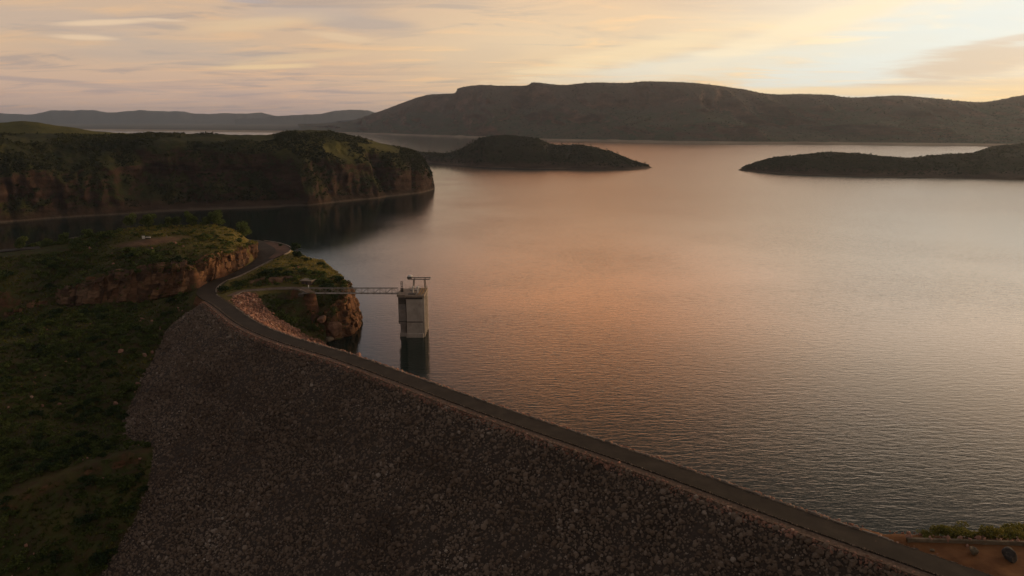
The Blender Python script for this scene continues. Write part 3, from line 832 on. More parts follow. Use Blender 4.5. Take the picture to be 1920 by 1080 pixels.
# islands
def island(name, px, front, sky, dep, back, label, nu, seed):
    f = [P(a, b, 0) for a, b in zip(px, front)]
    r = [PY(a, b, q[1] + d) for a, b, q, d in zip(px, sky, f, dep)]
    for q in r: q[2] = max(q[2], .5)
    m = [s * .62 + t * .38 + np.array((0, 0, t[2] * .22)) for s, t in zip(f, r)]
    bk = [t + np.array((t[0] / t[1] * d, d, -t[2] - 3)) for t, d in zip(r, back)]
    def dsp(p, v):
        k = np.clip(v * 2, 0, 1) * np.clip(2.6 - v, .25, 1) * np.clip(p[..., 2] / 12, .1, 1)
        x, y = p[..., 0], p[..., 1]
        p = p.copy()
        p[..., 2] += k * (3.2 * fbm(x / 45, y / 45, seed, 4) + 1.6 * fbm(x / 9, y / 9, seed + 3, 3))
        cl = 1 - np.clip(np.abs(vn(x / 40, y / 300, seed + 9)) * 5, 0, 1)
        p[..., 1] += np.clip(v, 0, 1) * 10 * cl - np.clip(v, 0, 1) * 9 * fbm(x / 60, v, seed + 4, 3)
        return p
    o, p = loft(name, [f, m, r, bk], [8, 14, 10], nu, M['island'], dsp, lambda p: np.full(p.shape[:2], .1))
    tag(o, label, 'island')
    return p
I1 = island('island', [745, 775, 800, 840, 870, 890, 910, 945, 980, 1010, 1040, 1080, 1110, 1150, 1190, 1212, 1223],
            [300.5, 302, 304.5, 308.5, 311, 312.5, 313.5, 315, 316, 316.6, 317, 317.6, 318, 318, 317.6, 316.5, 315],
            [291, 286, 286, 287, 277, 265, 257, 253, 255, 260, 271, 271, 275, 286, 303, 309, 314.4],
            [40, 60, 70, 90, 100, 110, 120, 130, 130, 125, 110, 100, 90, 70, 40, 20, 4], [60] * 14 + [40, 20, 6],
            'dark wooded island with a rounded hump in the middle of the lake', 230, 101)
I2 = island('island', [1384, 1400, 1430, 1460, 1500, 1560, 1610, 1660, 1710, 1770, 1820, 1850, 1920, 2000, 2150, 2350],
            [319.3, 320.5, 323, 325.5, 327.5, 329.5, 331, 332, 332.6, 334, 335, 336, 338.5, 342, 348, 352],
            [318.4, 312, 302, 295, 290.5, 285.5, 287, 293, 297, 290, 287, 279, 268, 255, 240, 238],
            [4, 20, 45, 60, 75, 90, 90, 85, 80, 100, 130, 160, 220, 260, 300, 320], [8, 20, 40, 60, 70, 80, 80, 80, 80, 90, 100, 120, 140, 160, 200, 200],
            'low dark spit of land running in from the right edge of the lake', 250, 131)

# main range
rp = [560, 640, 700, 760, 800, 850, 862, 900, 940, 985, 1003, 1055, 1110, 1170, 1215, 1300, 1380, 1440, 1500, 1555, 1600, 1680, 1740, 1790, 1840, 1875, 1920, 2020, 2200, 2500]
rk = [232, 229, 212, 190, 177, 173, 163, 157.5, 159, 158, 152, 157, 152.5, 153.5, 150.5, 153.5, 164, 174.5, 175, 176.5, 181, 178, 181.5, 187, 190.5, 186, 177, 168, 150, 160]
rs = np.interp(rp, [560, 650, 760, 870, 1030, 1300, 1600, 1840, 2000, 2500], [248.6, 250.2, 254, 258, 264.5, 269.5, 272, 274.5, 277, 284])
rr = np.interp(rp, [560, 700, 862, 1030, 1300, 1840, 2500], [6400, 5900, 4700, 4050, 3700, 3450, 3300])
r_s = [P(a, b, 0) for a, b in zip(rp, rs)]
r_b = [q + np.array((q[0] / q[1] * 60, 60 + q[1] * .004, 4)) for q in r_s]
r_r = [PY(a, b, y) for a, b, y in zip(rp, rk, rr)]
r_lo = [s * .58 + r * .42 for s, r in zip(r_b, r_r)]
r_lo = [np.array((q[0], q[1], 3 + r[2] * .28)) for q, r in zip(r_lo, r_r)]
r_mid = [s * .30 + r * .70 for s, r in zip(r_b, r_r)]
r_mid = [np.array((q[0], q[1], 3 + r[2] * .52)) for q, r in zip(r_mid, r_r)]
r_up = [s * .14 + r * .86 for s, r in zip(r_b, r_r)]
r_up = [np.array((q[0], q[1], 3 + r[2] * .90)) for q, r in zip(r_up, r_r)]
r_bk = [q + np.array((q[0] / q[1] * 900, 900, -q[2] * .5)) for q in r_r]
r_bb = [q + np.array((q[0] / q[1] * 2200, 2200, -q[2] - 4)) for q in r_r]
def disp_range(p, v):
    p = smooth_rows(p, 4, 4)
    x, y = p[..., 0], p[..., 1]
    k = np.clip((v - 1) * 1.2, 0, 1) * np.clip(4.3 - v, .14, 1)
    s = x * 1.0 + y * .15
    g = ridged(s / 330, y / 1500, 7, 3)
    p = p.copy()
    p[..., 1] += -k * (480 * g + 150 * fbm(s / 110, y / 300, 17, 3))
    p[..., 2] += k * 34 * g * np.clip(v - 1, 0, 1) * np.clip(4.2 - v, 0, 1)
    p[..., 0] += k * 60 * fbm(s / 200, y / 200, 27, 2)
    p[..., 2] += np.clip(v - 1, 0, 1) * np.clip(5.2 - v, .2, 1) * (9 * fbm(x / 90, y / 90, 37, 4)) * np.clip((4.6 - v), .35, 1)
    return p
o, RP = loft('range', [r_s, r_b, r_lo, r_mid, r_up, r_r, r_bk, r_bb], [3, 14, 12, 12, 8, 8, 5], 620, M['range'], disp_range, lambda p: np.clip((p[..., 2] - 90) / 90 + .5 * fbm(p[..., 0] / 300, p[..., 2] / 60, 4, 3), 0, .9), under=3)
o.name = 'mountain_range'
tag(o, 'long flat topped mountain range in shade beyond the lake', 'mountains')
# sandy shore of the range: a low bank at the water's edge
sh = catmull(r_s[:-1], 10)
sb = [q + np.array((q[0] / q[1] * -14, -14, 0)) for q in sh]
def bank(name, fr, bk, h, material, label):
    fr, bk = np.array(fr), np.array(bk)
    n = len(fr)
    hh = h * (1 + .5 * fbm(np.arange(n) / 6.0, np.zeros(n) + 2, 8, 2))
    rows = [np.c_[fr[:, :2], np.full(n, -2.0)], np.c_[fr[:, :2] * .75 + bk[:, :2] * .25, hh * .75], np.c_[fr[:, :2] * .4 + bk[:, :2] * .6, hh], np.c_[bk[:, :2], np.full(n, h * .9)]]
    p = np.stack(rows, 1)
    o = link(name, mesh_np(name, p.reshape(-1, 3), grid_faces(n, 4), material, smooth=True))
    return tag(o, label, 'shore', kind='structure')
bank('shore', sb, [q + np.array((q[0] / q[1] * 75, 75, 0)) for q in sh], 8.0, M['sand'], 'pale sandy shore along the foot of the mountain range')

# far plain and hills
def ribbon(name, rows, material, label, cat):
    p = np.stack(rows, 1)
    o = link(name, mesh_np(name, p.reshape(-1, 3), grid_faces(p.shape[0], p.shape[1]), material, {'dry_and_lit': np.zeros(p.shape[0] * p.shape[1])}, smooth=True))
    return tag(o, label, cat, kind='structure')
fp = np.linspace(-400, 900, 90)
fs = np.interp(fp, [-400, 180, 500, 640, 900], [242.5, 244.5, 248.4, 249.6, 250]) + .25 * fbm(fp / 40, fp * 0, 3, 3)
f0 = np.array([P(a, b, 0) for a, b in zip(fp, fs)])
dirv = f0[:, :2] / f0[:, 1:2]
def off(d, z): return np.c_[f0[:, :2] + dirv * d, np.broadcast_to(z, (len(f0),))]
ribbon('shore', [off(-30, -2), off(40, 2.2), off(420, 3.0), off(700, 3.2)], M['sand'], 'thin pale beach at the far left end of the lake', 'shore')
ribbon('plain', [off(690, 2), off(760, 9 + 3 * fbm(fp / 9, fp * 0, 5, 2)), off(1500, 12), off(3500, 16), off(9000, 25)], M['plain'], 'flat wooded plain below the far blue hills', 'plain')
# a spit of low water meadow in front of the far beach
k0, k1 = 24, 60
w = np.sin(np.linspace(0, math.pi, k1 - k0))
ribbon('sandbar', [np.c_[(f0 + 0)[k0:k1, :2] - dirv[k0:k1] * (420 + 160 * w)[:, None], np.full(k1 - k0, -1.)], np.c_[f0[k0:k1, :2] - dirv[k0:k1] * 420, .3 + 1.0 * w], np.c_[f0[k0:k1, :2] - dirv[k0:k1] * (420 - 120 * w)[:, None], np.full(k1 - k0, -1.)]], M['plain'], 'thin dark bar of land in the far left water', 'sandbar')
def far_hills(px, py, y, depth, label, seed):
    px = np.array(px, float)
    xs = np.linspace(px[0], px[-1], 260)
    ys = np.interp(xs, px, py) + 2.2 * fbm(xs / 26, xs * 0, seed, 4)
    rdg = np.array([PY(a, b, y) for a, b in zip(xs, ys)])
    dv = rdg[:, :2] / rdg[:, 1:2]
    rows = []
    for t, hgt in ((-depth, 0), (-.7 * depth, .12), (-.4 * depth, .38), (-.15 * depth, .85), (0, 1), (.4 * depth, .7), (depth, 0)):
        q = fbm(xs / 30 + t, xs * 0 + t, seed + 3, 3) * depth * .25 * (0 if t == 0 else 1)
        rows.append(np.c_[rdg[:, :2] + dv * (t + q)[:, None], 14 + (rdg[:, 2] - 14) * hgt])
    o = ribbon('far_hills', rows, M['far'], label, 'hills')
far_hills([-500, -200, 0, 60, 80, 95, 180, 200, 215, 260, 345, 360, 420, 490, 512, 560, 640], [212, 214, 212, 215, 211, 207.5, 206.5, 211, 212, 207, 208, 212, 213, 211.5, 217, 219, 222], 13500, 1500, 'pale blue line of far hills at the left horizon', 5)
far_hills([440, 500, 560, 605, 630, 660, 690, 705, 760], [222, 219, 216, 212, 208, 206, 208, 213, 220], 11500, 1100, 'low blue hump of a far hill beside the mountain range', 9)
far_hills([560, 600, 640, 690, 740, 800], [236, 231, 227, 222, 216, 214], 7600, 700, 'dark low foothill at the left foot of the mountain range', 15)

# ------------------------------------------------------------------ water and base ground
near_b = [(-14500, 600), (-700, 372), (-330, 356), (-200, 352), (-135, 346), (-124, 315), (-116, 285)] + [tuple(q) for q in CREST[NDAM - 24:8 * 3:-8, :2]] + [(75, 98), (95, 96), (160, 80), (300, 40), (14500, -900)]
wv = [(x, y, 0) for x, y in near_b]; wf = []
for sc in (400.0, 3000.0, 15200.0):
    for i, (x, y) in enumerate(near_b):
        t = (i / (len(near_b) - 1) - .5) * 2
        wv.append((x + (t * sc * .8 if abs(x) < 14000 else 0), max(y, 0) + sc, 0))
nb = len(near_b)
for r_ in range(3):
    for i in range(nb - 1):
        wf.append((r_ * nb + i, r_ * nb + i + 1, (r_ + 1) * nb + i + 1, (r_ + 1) * nb + i))
me = bpy.data.meshes.new('water'); me.from_pydata(wv, [], wf); me.materials.append(M['water']); me.update()
tag(link('water', me), 'wide calm lake reflecting the evening sky', 'lake', kind='structure')
me = bpy.data.meshes.new('ground'); s = 14900
me.from_pydata([(-s, -1400, -92), (s, -1400, -92), (s, 15900, -92), (-s, 15900, -92)], [], [(0, 1, 2, 3)]); me.materials.append(M['ground'])
tag(link('ground', me), 'ground far below the dam', 'ground', kind='structure')

# ------------------------------------------------------------------ the dam
def norm2(d): return np.array((d[1], -d[0])) / np.hypot(d[0], d[1])
dam = tag(empty('dam', (-20, 180, HC)), 'long rockfill dam with a dark brown stone face and a road on its crest', 'dam')
dam_off = np.array(dam.location[:])
ax = np.arange(-150, 190, 2.0); ay = np.arange(-60, 312, 2.0)
AX, AY = np.meshgrid(ax, ay, indexing='ij')
AZ, AS = dam_z(AX, AY)
AZ = AZ + np.where(AS < -5.5, .5 * fbm(AX / 7, AY / 7, 5, 3), 0)
AZ = np.where(np.abs(AS) < 6, np.minimum(AZ, HC - .15), AZ)
keep = (AZ > -91) & (AS < 60)
gf = grid_faces(len(ax), len(ay))
gf = gf[keep.ravel()[gf].all(1)]
o = link('embankment', mesh_np('embankment', np.stack([AX, AY, AZ], -1).reshape(-1, 3) - dam_off, gf, M['fillbed'], smooth=True), dam)

def strip(line, o0, o1, z0, th, up=None):
    """a slab along a polyline between two sideways offsets"""
    p = np.asarray(line, float); d = np.gradient(p[:, :2], axis=0)
    n = np.stack([d[:, 1], -d[:, 0]], 1); n /= np.linalg.norm(n, axis=1)[:, None]
    o0 = np.broadcast_to(o0, (len(p),)); o1 = np.broadcast_to(o1, (len(p),))
    a = p[:, :2] + n * o0[:, None]; b = p[:, :2] + n * o1[:, None]; z = p[:, 2] + z0
    rows = [np.c_[a, z - th], np.c_[a, z], np.c_[b, z], np.c_[b, z - th]]
    return np.stack(rows, 1)
def strip_obj(name, line, o0, o1, z0, th, material, parent=None, off=None):
    p = strip(line, o0, o1, z0, th)
    v = p.reshape(-1, 3) - (0 if off is None else off)
    return link(name, mesh_np(name, v, grid_faces(len(p), 4)[:, ::-1], material), parent)
rs_ = resample(ROAD, step=1.5)
o = strip_obj('road', rs_, -rs_[:, 3], rs_[:, 3], 0.12, .30, M['asphalt'])
tag(o, 'narrow asphalt road along the dam crest curving up behind the hillside', 'road', kind='structure')
# worn red gravel beside the lane where the road widens
i0 = np.argmin(np.hypot(ROAD[:, 0] - P(497, 485, 22.6)[0], ROAD[:, 1] - P(497, 485, 22.6)[1]))
seg = resample(ROAD[i0:i0 + 22], step=1.0)
o = strip_obj('gravel_verge', seg, np.linspace(1.5, 1.0, len(seg)), seg[:, 3] - .2, .126, .05, M['pave_red'])
tag(o, 'reddish gravel verge on the outer bend of the climbing road', 'verge', kind='structure')
cr = resample(CREST[6:], step=1.5)
strip_obj('shoulder', cr, -4.9, -2.95, -.10 + .04 * 1, .5, M['shoulder'], dam, dam_off)
strip_obj('edge_shadow_strip', cr, -2.95, -2.7, -.16, .3, M['fillbed'], dam, dam_off)  # dark strip standing in for the shadow line along the road edge

# ---- rocks
def ico():
    g = (1 + 5 ** .5) / 2
    v = np.array([(-1, g, 0), (1, g, 0), (-1, -g, 0), (1, -g, 0), (0, -1, g), (0, 1, g), (0, -1, -g), (0, 1, -g), (g, 0, -1), (g, 0, 1), (-g, 0, -1), (-g, 0, 1)]) / math.hypot(1, g)
    f = np.array([(0, 11, 5), (0, 5, 1), (0, 1, 7), (0, 7, 10), (0, 10, 11), (1, 5, 9), (5, 11, 4), (11, 10, 2), (10, 7, 6), (7, 1, 8), (3, 9, 4), (3, 4, 2), (3, 2, 6), (3, 6, 8), (3, 8, 9), (4, 9, 5), (2, 4, 11), (6, 2, 10), (8, 6, 7), (9, 8, 1)])
    return v, f
ICO_V, ICO_F = ico()
def rock_template(r):
    v = ICO_V.copy()
    v *= r.uniform(.72, 1.12, (12, 1))
    for _ in range(3):                                      # knock off some faces so it reads as broken stone
        d = r.normal(size=3); d /= np.linalg.norm(d); h = r.uniform(.45, .75)
        q = v @ d; v -= np.clip(q - h, 0, None)[:, None] * d * .95
    v *= r.uniform(.7, 1.25, 3)
    return v
ROCKS = [rock_template(np.random.default_rng(100 + i)) for i in range(24)]
def rand_rot(n, r):
    q = r.normal(size=(n, 4)); q /= np.linalg.norm(q, axis=1)[:, None]
    w, x, y, z = q.T
    return np.stack([np.stack([1 - 2 * (y * y + z * z), 2 * (x * y - z * w), 2 * (x * z + y * w)], -1),
                     np.stack([2 * (x * y + z * w), 1 - 2 * (x * x + z * z), 2 * (y * z - x * w)], -1),
                     np.stack([2 * (x * z - y * w), 2 * (y * z + x * w), 1 - 2 * (x * x + y * y)], -1)], 1)
def rocks_np(pos, size, tone, r):
    n = len(pos)
    T = np.array(ROCKS)[r.integers(0, len(ROCKS), n)]
    v = np.einsum('nij,nkj->nki', rand_rot(n, r), T) * size[:, None, None] + pos[:, None, :]
    f = ICO_F[None] + (np.arange(n) * 12)[:, None, None]
    return v.reshape(-1, 3), f.reshape(-1, 3), np.repeat(tone, 12)

r = np.random.default_rng(5)
N = 300000
x = r.uniform(-150, 84, N); y = r.uniform(60, 300, N)
z, s = dam_z(x, y)
gz = ground_z(x, y)
px, py = project(np.stack([x, y, z], -1))
ok = (s < -4.9) & (z > gz - .5) & (px > 60) & (px < 2010) & (py < 1290) & (py > 500)
x, y, z, s = x[ok], y[ok], z[ok], s[ok]
size = np.clip(np.exp(r.normal(-1.38, .45, len(x))), .14, .72)
tone = np.clip(r.beta(2.0, 3.6, len(x)) + .30 * fbm(x / 16, y / 16, 12, 3) + .22 * fbm(s / 2.6, (x - y) / 60, 14, 2), 0, 1) * .95
pale = r.uniform(size=len(x)) < .04
tone = np.where(pale & (size < .3), r.uniform(.8, 1.1, len(x)), tone)
z = z + size * r.uniform(-.1, .45, len(x))
pos = np.stack([x, y, z], -1)
print('dam rocks', len(x))
pxx, pyy = project(pos)
app = size / np.linalg.norm(pos - np.array((0, 0, CH)), axis=1) * ((pxx > 100) & (pxx < 1900) & (pyy < 1070))
big = np.argsort(-app)[:280]
rest = np.setdiff1d(np.arange(len(x)), big)
v, f, t = rocks_np(pos[rest], size[rest], tone[rest], r)
o = link('rockfill', mesh_np('rockfill', v - dam_off, f, M['rockfill'], {'tone': t}), dam); o['kind'] = 'stuff'
stone_me = []
for i in range(12):
    for tn in (.15, .35, .6, .95):
        stone_me.append(mesh_np('stone', ROCKS[i], ICO_F, M['rockfill'], {'tone': np.full(12, tn)}))
for i in big:
    tn = min(range(4), key=lambda q: abs((.15, .35, .6, .95)[q] - tone[i]))
    o = link('stone', stone_me[random.randrange(12) * 4 + tn], dam)
    o.location = pos[i] - dam_off
    o.rotation_euler = [random.uniform(0, 6.28) for _ in range(3)]
    o.scale = [float(size[i]) * random.uniform(.9, 1.15) for _ in range(3)]
# rubble on the shoulder and rough top edge of the face
n = 5200
q = r.uniform(0, len(cr) - 1.01, n); i = q.astype(int); fr = q - i
c = cr[i] * (1 - fr[:, None]) + cr[i + 1] * fr[:, None]
d = cr[i + 1] - cr[i]; nn = np.stack([d[:, 1], -d[:, 0]], 1); nn /= np.linalg.norm(nn, axis=1)[:, None]
of_ = -np.abs(r.normal(5.0, .5, n)); sz = np.clip(np.exp(r.normal(-1.7, .45, n)), .08, .5)
ps = np.c_[c[:, :2] + nn * of_[:, None], np.full(n, HC - .15)]
ps[:, 2] -= .68 * np.clip(-of_ - 4.6, 0, None)
v, f, t = rocks_np(ps, sz, r.beta(2, 2.5, n), r)
o = link('edge_rubble', mesh_np('edge_rubble', v - dam_off, f, M['riprap'], {'tone': t}), dam); o['kind'] = 'stuff'
n = 5000
q = r.uniform(0, len(cr) - 1.01, n); i = q.astype(int); fr = q - i
c = cr[i] * (1 - fr[:, None]) + cr[i + 1] * fr[:, None]
d = cr[i + 1] - cr[i]; nn = np.stack([d[:, 1], -d[:, 0]], 1); nn /= np.linalg.norm(nn, axis=1)[:, None]
of_ = np.where(r.uniform(size=n) < .5, 1, -1) * (2.95 - np.abs(r.normal(0, .22, n)))
v, f, t = rocks_np(np.c_[c[:, :2] + nn * of_[:, None], np.full(n, HC + .13)], np.clip(np.exp(r.normal(-2.6, .4, n)), .03, .2), r.beta(2, 2.5, n), r)
o = link('road_gravel', mesh_np('road_gravel', v - dam_off, f, M['rockfill'], {'tone': t}), dam); o['kind'] = 'stuff'
# upstream rip-rap, seen in the bend
rip_poly = RIPP
n = 13000
x = r.uniform(-118, -36, n); y = r.uniform(200, 300, n)
ok = in_poly(x, y, rip_poly)
x, y = x[ok], y[ok]
zt = np.maximum(ground_z(x, y), dam_z(x, y)[0]); ok = zt > -1.5
x, y, zt = x[ok], y[ok], zt[ok]
sz = np.clip(np.exp(r.normal(-.85, .38, len(x))), .2, .95)
v, f, t = rocks_np(np.stack([x, y, zt + sz * .2], -1), sz, r.beta(2.6, 2.2, len(x)), r)
# rip-rap along the whole upstream edge
n = 5200
q = r.uniform(0, len(cr) - 1.01, n); i = q.astype(int); fr = q - i
c = cr[i] * (1 - fr[:, None]) + cr[i + 1] * fr[:, None]
d = cr[i + 1] - cr[i]; nn = np.stack([d[:, 1], -d[:, 0]], 1); nn /= np.linalg.norm(nn, axis=1)[:, None]
of_ = r.uniform(4.2, 9.5, n); sz2 = np.clip(np.exp(r.normal(-1.1, .35, n)), .15, .6)
ps = np.c_[c[:, :2] + nn * of_[:, None], HC - .2 - .66 * np.clip(of_ - 3.9, 0, None)]
v2, f2, t2 = rocks_np(ps, sz2, r.beta(2.6, 2.2, n), r)
o = link('riprap', mesh_np('riprap', np.vstack([v, v2]) - dam_off, np.vstack([f, f2 + len(v)]), M['riprap'], {'tone': np.concatenate([t, t2])}), dam); o['kind'] = 'stuff'

# ---- kerb stones along the upstream edge of the crest road
kerb = tag(empty('stone_kerb', (0, 166, HC)), 'row of low pale edging stones along the water side of the dam road', 'kerb')
kv = []
for i in range(10):
    rr_ = np.random.default_rng(300 + i)
    b = MB().box(-.5, .5, -.2, .2, 0, .42, .06)
    w = [(a + rr_.normal(0, .03), b_ + rr_.normal(0, .03), c_ + rr_.normal(0, .03)) for a, b_, c_ in b.v]
    b.v = w
    me = b.mesh('kerb_stone', M['kerb']); kv.append(me)
kl = resample(ROAD[24:8 * 15, :3], step=.25)
pos_i = 8
while pos_i < len(kl) - 10:
    ln = random.uniform(.9, 1.7); gap = random.choice((.1, .15, .25, .5, .9))
    m_ = kl[pos_i]; d = kl[pos_i + 1] - kl[pos_i - 1]; nn = norm2(d)
    on = np.hypot(m_[0] - P(424, 566, HC)[0], m_[1] - P(424, 566, HC)[1]) > 9
    if on:
        o = link('kerb_stone', random.choice(kv), kerb)
        p = m_[:2] + nn * (3.15 + random.uniform(-.12, .12))
        o.location = (p[0] - 0, p[1] - 166, m_[2] - .16 - HC + random.uniform(-.08, .04))
        o.rotation_euler = (random.uniform(-.06, .06), random.uniform(-.06, .06), math.atan2(d[1], d[0]) + random.uniform(-.08, .08))
        o.scale = (ln, random.uniform(.8, 1.2), random.uniform(.7, 1.25))
    pos_i += max(2, int((ln + gap) / .25))

def kerb_line(line, side, w, h, label, name='kerb'):
    o = strip_obj(name, line, side - w / 2, side + w / 2, h, h + .4, M['kerb'])
    return tag(o, label, 'kerb', kind='structure')
# concrete kerb round the inner bend and up the road, and along the path
k_in = resample([np.array((*(ROAD[q, :2] + norm2(ROAD[q + 1] - ROAD[q - 1]) * (ROAD[q, 3] + .3)), ROAD[q, 2])) for q in range(8 * 14 + 7, 8 * 19)], step=.8)
kerb_line(k_in, np.zeros(len(k_in)), .4, .30, 'pale concrete kerb on the inner side of the climbing road')
k_out = resample([np.array((*(ROAD[q, :2] + norm2(ROAD[q + 1] - ROAD[q - 1]) * (ROAD[q, 3] + .4)), ROAD[q, 2])) for q in range(8 * 19 + 4, 8 * 22)], step=.8)
kerb_line(k_out, np.zeros(len(k_out)), .5, .4, 'pale stone edge round the outside of the upper bend')
pp = resample(PATH[4:], step=.8)
o = strip_obj('footpath', pp, -1.5, 1.5, .05, .3, M['shoulder'])
tag(o, 'narrow gravel footpath from the dam road to the footbridge', 'path', kind='structure')
kerb_line(pp, np.full(len(pp), 1.75), .4, .32, 'thin pale kerb on the water side of the footpath')

# ------------------------------------------------------------------ right abutment
bx = np.arange(40, 230, 1.0); by = np.arange(70, 190, 1.0)
BX, BY = np.meshgrid(bx, by, indexing='ij')
edge_px = [(1600, 996), (1660, 1011.5), (1700, 1014), (1800, 1017), (1920, 1021)]
edge_l = [P(a, b, HC) for a, b in edge_px]
ev = edge_l[-1] - edge_l[-2]; edge_l += [edge_l[-1] + ev * 3, edge_l[-1] + ev * 14]
ed, _ = sdist(BX, BY, edge_l)                      # negative: lake side
_, bs = dam_z(BX, BY)
lk = np.clip(-ed, 0, None)
fall = np.interp(BX, [60, 74, 90, 200], [.85, .80, .72, .6])
BZ = np.where(ed < 0, HC - .1 - fall * np.clip(lk - 2.2, 0, None), HC - .08) + .12 * fbm(BX / 4, BY / 4, 3, 3) * (bs > 4.5) + np.clip(lk / 8, 0, 1) * .9 * fbm(BX / 6, BY / 6, 8, 3)
BZ = np.where(np.abs(bs) < 4.0, HC - .3, BZ)
BZ = np.maximum(BZ, -6)
gf = grid_faces(len(bx), len(by)); kp = (bs > -3.0).ravel()
gf = gf[kp[gf].all(1)]
def right_z(x, y):
    i = np.clip((x - bx[0]).astype(int), 0, len(bx) - 1); j = np.clip((y - by[0]).astype(int), 0, len(by) - 1)
    return BZ[i, j]
o = link('red_ground', mesh_np('red_ground', np.stack([BX, BY, BZ], -1).reshape(-1, 3), gf, M['redearth'], smooth=True))
tag(o, 'bare red earth at the right end of the dam road', 'ground', kind='structure')
wall = tag(empty('retaining_wall', tuple(P(1800, 1020, HC))), 'low dark retaining wall topped with pale stones behind the red ground', 'wall')
w0 = np.array(wall.location[:])
wl = resample(edge_l[2:6], step=1.2)
p = strip(wl, -.25, .25, .55, .9)
link('wall_body', mesh_np('wall_body', p.reshape(-1, 3) - w0, grid_faces(len(p), 4)[:, ::-1], M['boulder_pale']), wall)
cop = [mesh_np('coping_stone', ROCKS[i], ICO_F, M['riprap'], {'tone': np.full(12, .35 + .08 * i)}) for i in range(8)]
for i in range(0, len(wl)):
    for _ in range(random.choice((0, 1, 1, 2))):
        o = link('coping_stone', random.choice(cop), wall)
        o.location = wl[i] - w0 + np.array((random.uniform(-.6, .6), random.uniform(-.15, .5), .5 + random.uniform(-.1, .15)))
        o.rotation_euler = [random.uniform(0, 6) for _ in range(3)]
        z_ = random.uniform(.18, .5); o.scale = (z_ * random.uniform(.9, 1.6), z_, z_ * random.uniform(.6, 1))
n = 900
x = r.uniform(56, 130, n); y = r.uniform(95, 150, n)
e_, _ = sdist(x, y, edge_l); ok = (e_ < 1.6) & (e_ > -14 + (x > 80) * 10)
x, y = x[ok], y[ok]; sz = np.clip(np.exp(r.normal(-1.3, .4, len(x))), .12, .5)
v, f, t = rocks_np(np.stack([x, y, right_z(x, y) + .1], -1), sz, r.beta(2.8, 2, len(x)), r)
o = link('shore_stones', mesh_np('shore_stones', v, f, M['riprap'], {'tone': t}))
tag(o, 'scattered reddish stones on the bank at the right end of the dam', 'stones', kind='stuff')

# ------------------------------------------------------------------ boulders
def boulder(name, loc, s, material, label, seed, sub=2, group=None, hollow=False):
    import bmesh
    bm = bmesh.new(); bmesh.ops.create_icosphere(bm, subdivisions=sub + 1, radius=1)
    rr_ = np.random.default_rng(seed)
    cuts = [(Vector(rr_.normal(size=3)).normalized(), rr_.uniform(.5, .8)) for _ in range(9)]
    for v in bm.verts:
        for d, h in cuts:
            q = v.co.dot(d)
            if q > h: v.co -= d * (q - h) * .92
        n_ = fbm(np.array([v.co.x * 2.2 + seed]), np.array([v.co.y * 2.2 + v.co.z * 1.7]), seed, 3)[0]
        v.co *= 1 + .16 * n_
        if hollow and v.co.z > .2:
            rad = math.hypot(v.co.x, v.co.y)
            if rad < .55: v.co.z -= (.55 - rad) * 1.3
        v.co = Vector((v.co.x * s[0], v.co.y * s[1], v.co.z * s[2]))
    me = bpy.data.meshes.new(name); bm.to_mesh(me); bm.free(); me.materials.append(material)
    o = link(name, me, None, loc); o.rotation_euler = (0, 0, rr_.uniform(0, 6))
    return tag(o, label, 'boulder', group)
boulder('boulder', P(1895, 1040, HC + .7), (1.75, 1.2, 1.1), M['boulder_dark'], 'large dark jagged boulder on the red ground at the right edge', 3)
boulder('boulder', P(1826, 1034, HC + .4), (1.05, .85, .8), M['boulder_pale'], 'pale rounded boulder with a hollow top on the red ground', 5, hollow=True)
boulder('boulder', P(1748, 1031, HC + .1), (.4, .35, .3), M['boulder_pale'], 'small pale stone beside the road on the red ground', 6)
b1 = P(663, 606, 2.2)
boulder('boulder', b1, (2.6, 2.2, 3.0), M['boulder'], 'big blunt orange boulder standing in the water at the tip of the knoll', 8)
boulder('boulder', np.array((-72.5, 288.0, 4.5)), (3.4, 2.6, 3.2), M['boulder'], 'square orange block leaning on the cliff above the water', 12)
boulder('boulder', np.array((-77.5, 287.5, 8.6)), (2.5, 1.9, 1.7), M['boulder'], 'pinkish slab of rock lying above the orange block', 14)
boulder('boulder', np.array((-74.5, 285.6, .7)), (3.6, 1.8, 1.1), M['boulder_pale'], 'low pale rock at the waterline of the knoll', 17)

# ------------------------------------------------------------------ vegetation
def leaves_np(centres, radii, n_each, leaf, rr_, flat=.75):
    """leaf-sized faces spread through the volume of each lobe; returns verts, tri faces, tone"""
    vs, ts = [], []
    for c, rad in zip(centres, radii):
        n = n_each
        d = rr_.normal(size=(n, 3)); d /= np.linalg.norm(d, axis=1)[:, None]
        q = d * (rr_.uniform(.25, 1, (n, 1)) ** .5) * rad * np.array((1, 1, flat)) + c
        a = rr_.normal(size=(n, 3)); a /= np.linalg.norm(a, axis=1)[:, None]
        b = np.cross(a, rr_.normal(size=(n, 3))); b /= np.linalg.norm(b, axis=1)[:, None] + 1e-9
        l = leaf * rr_.uniform(.6, 1.3, (n, 1))
        tri = np.stack([q - a * l * .6, q + a * l * .6 + b * l * .2, q + b * l], 1)
        vs.append(tri.reshape(-1, 3)); ts.append(np.repeat(np.clip(rr_.normal(.5, .2) + rr_.normal(0, .16, n), 0, 1), 3))
    v = np.vstack(vs); return v, np.arange(len(v)).reshape(-1, 3), np.concatenate(ts)

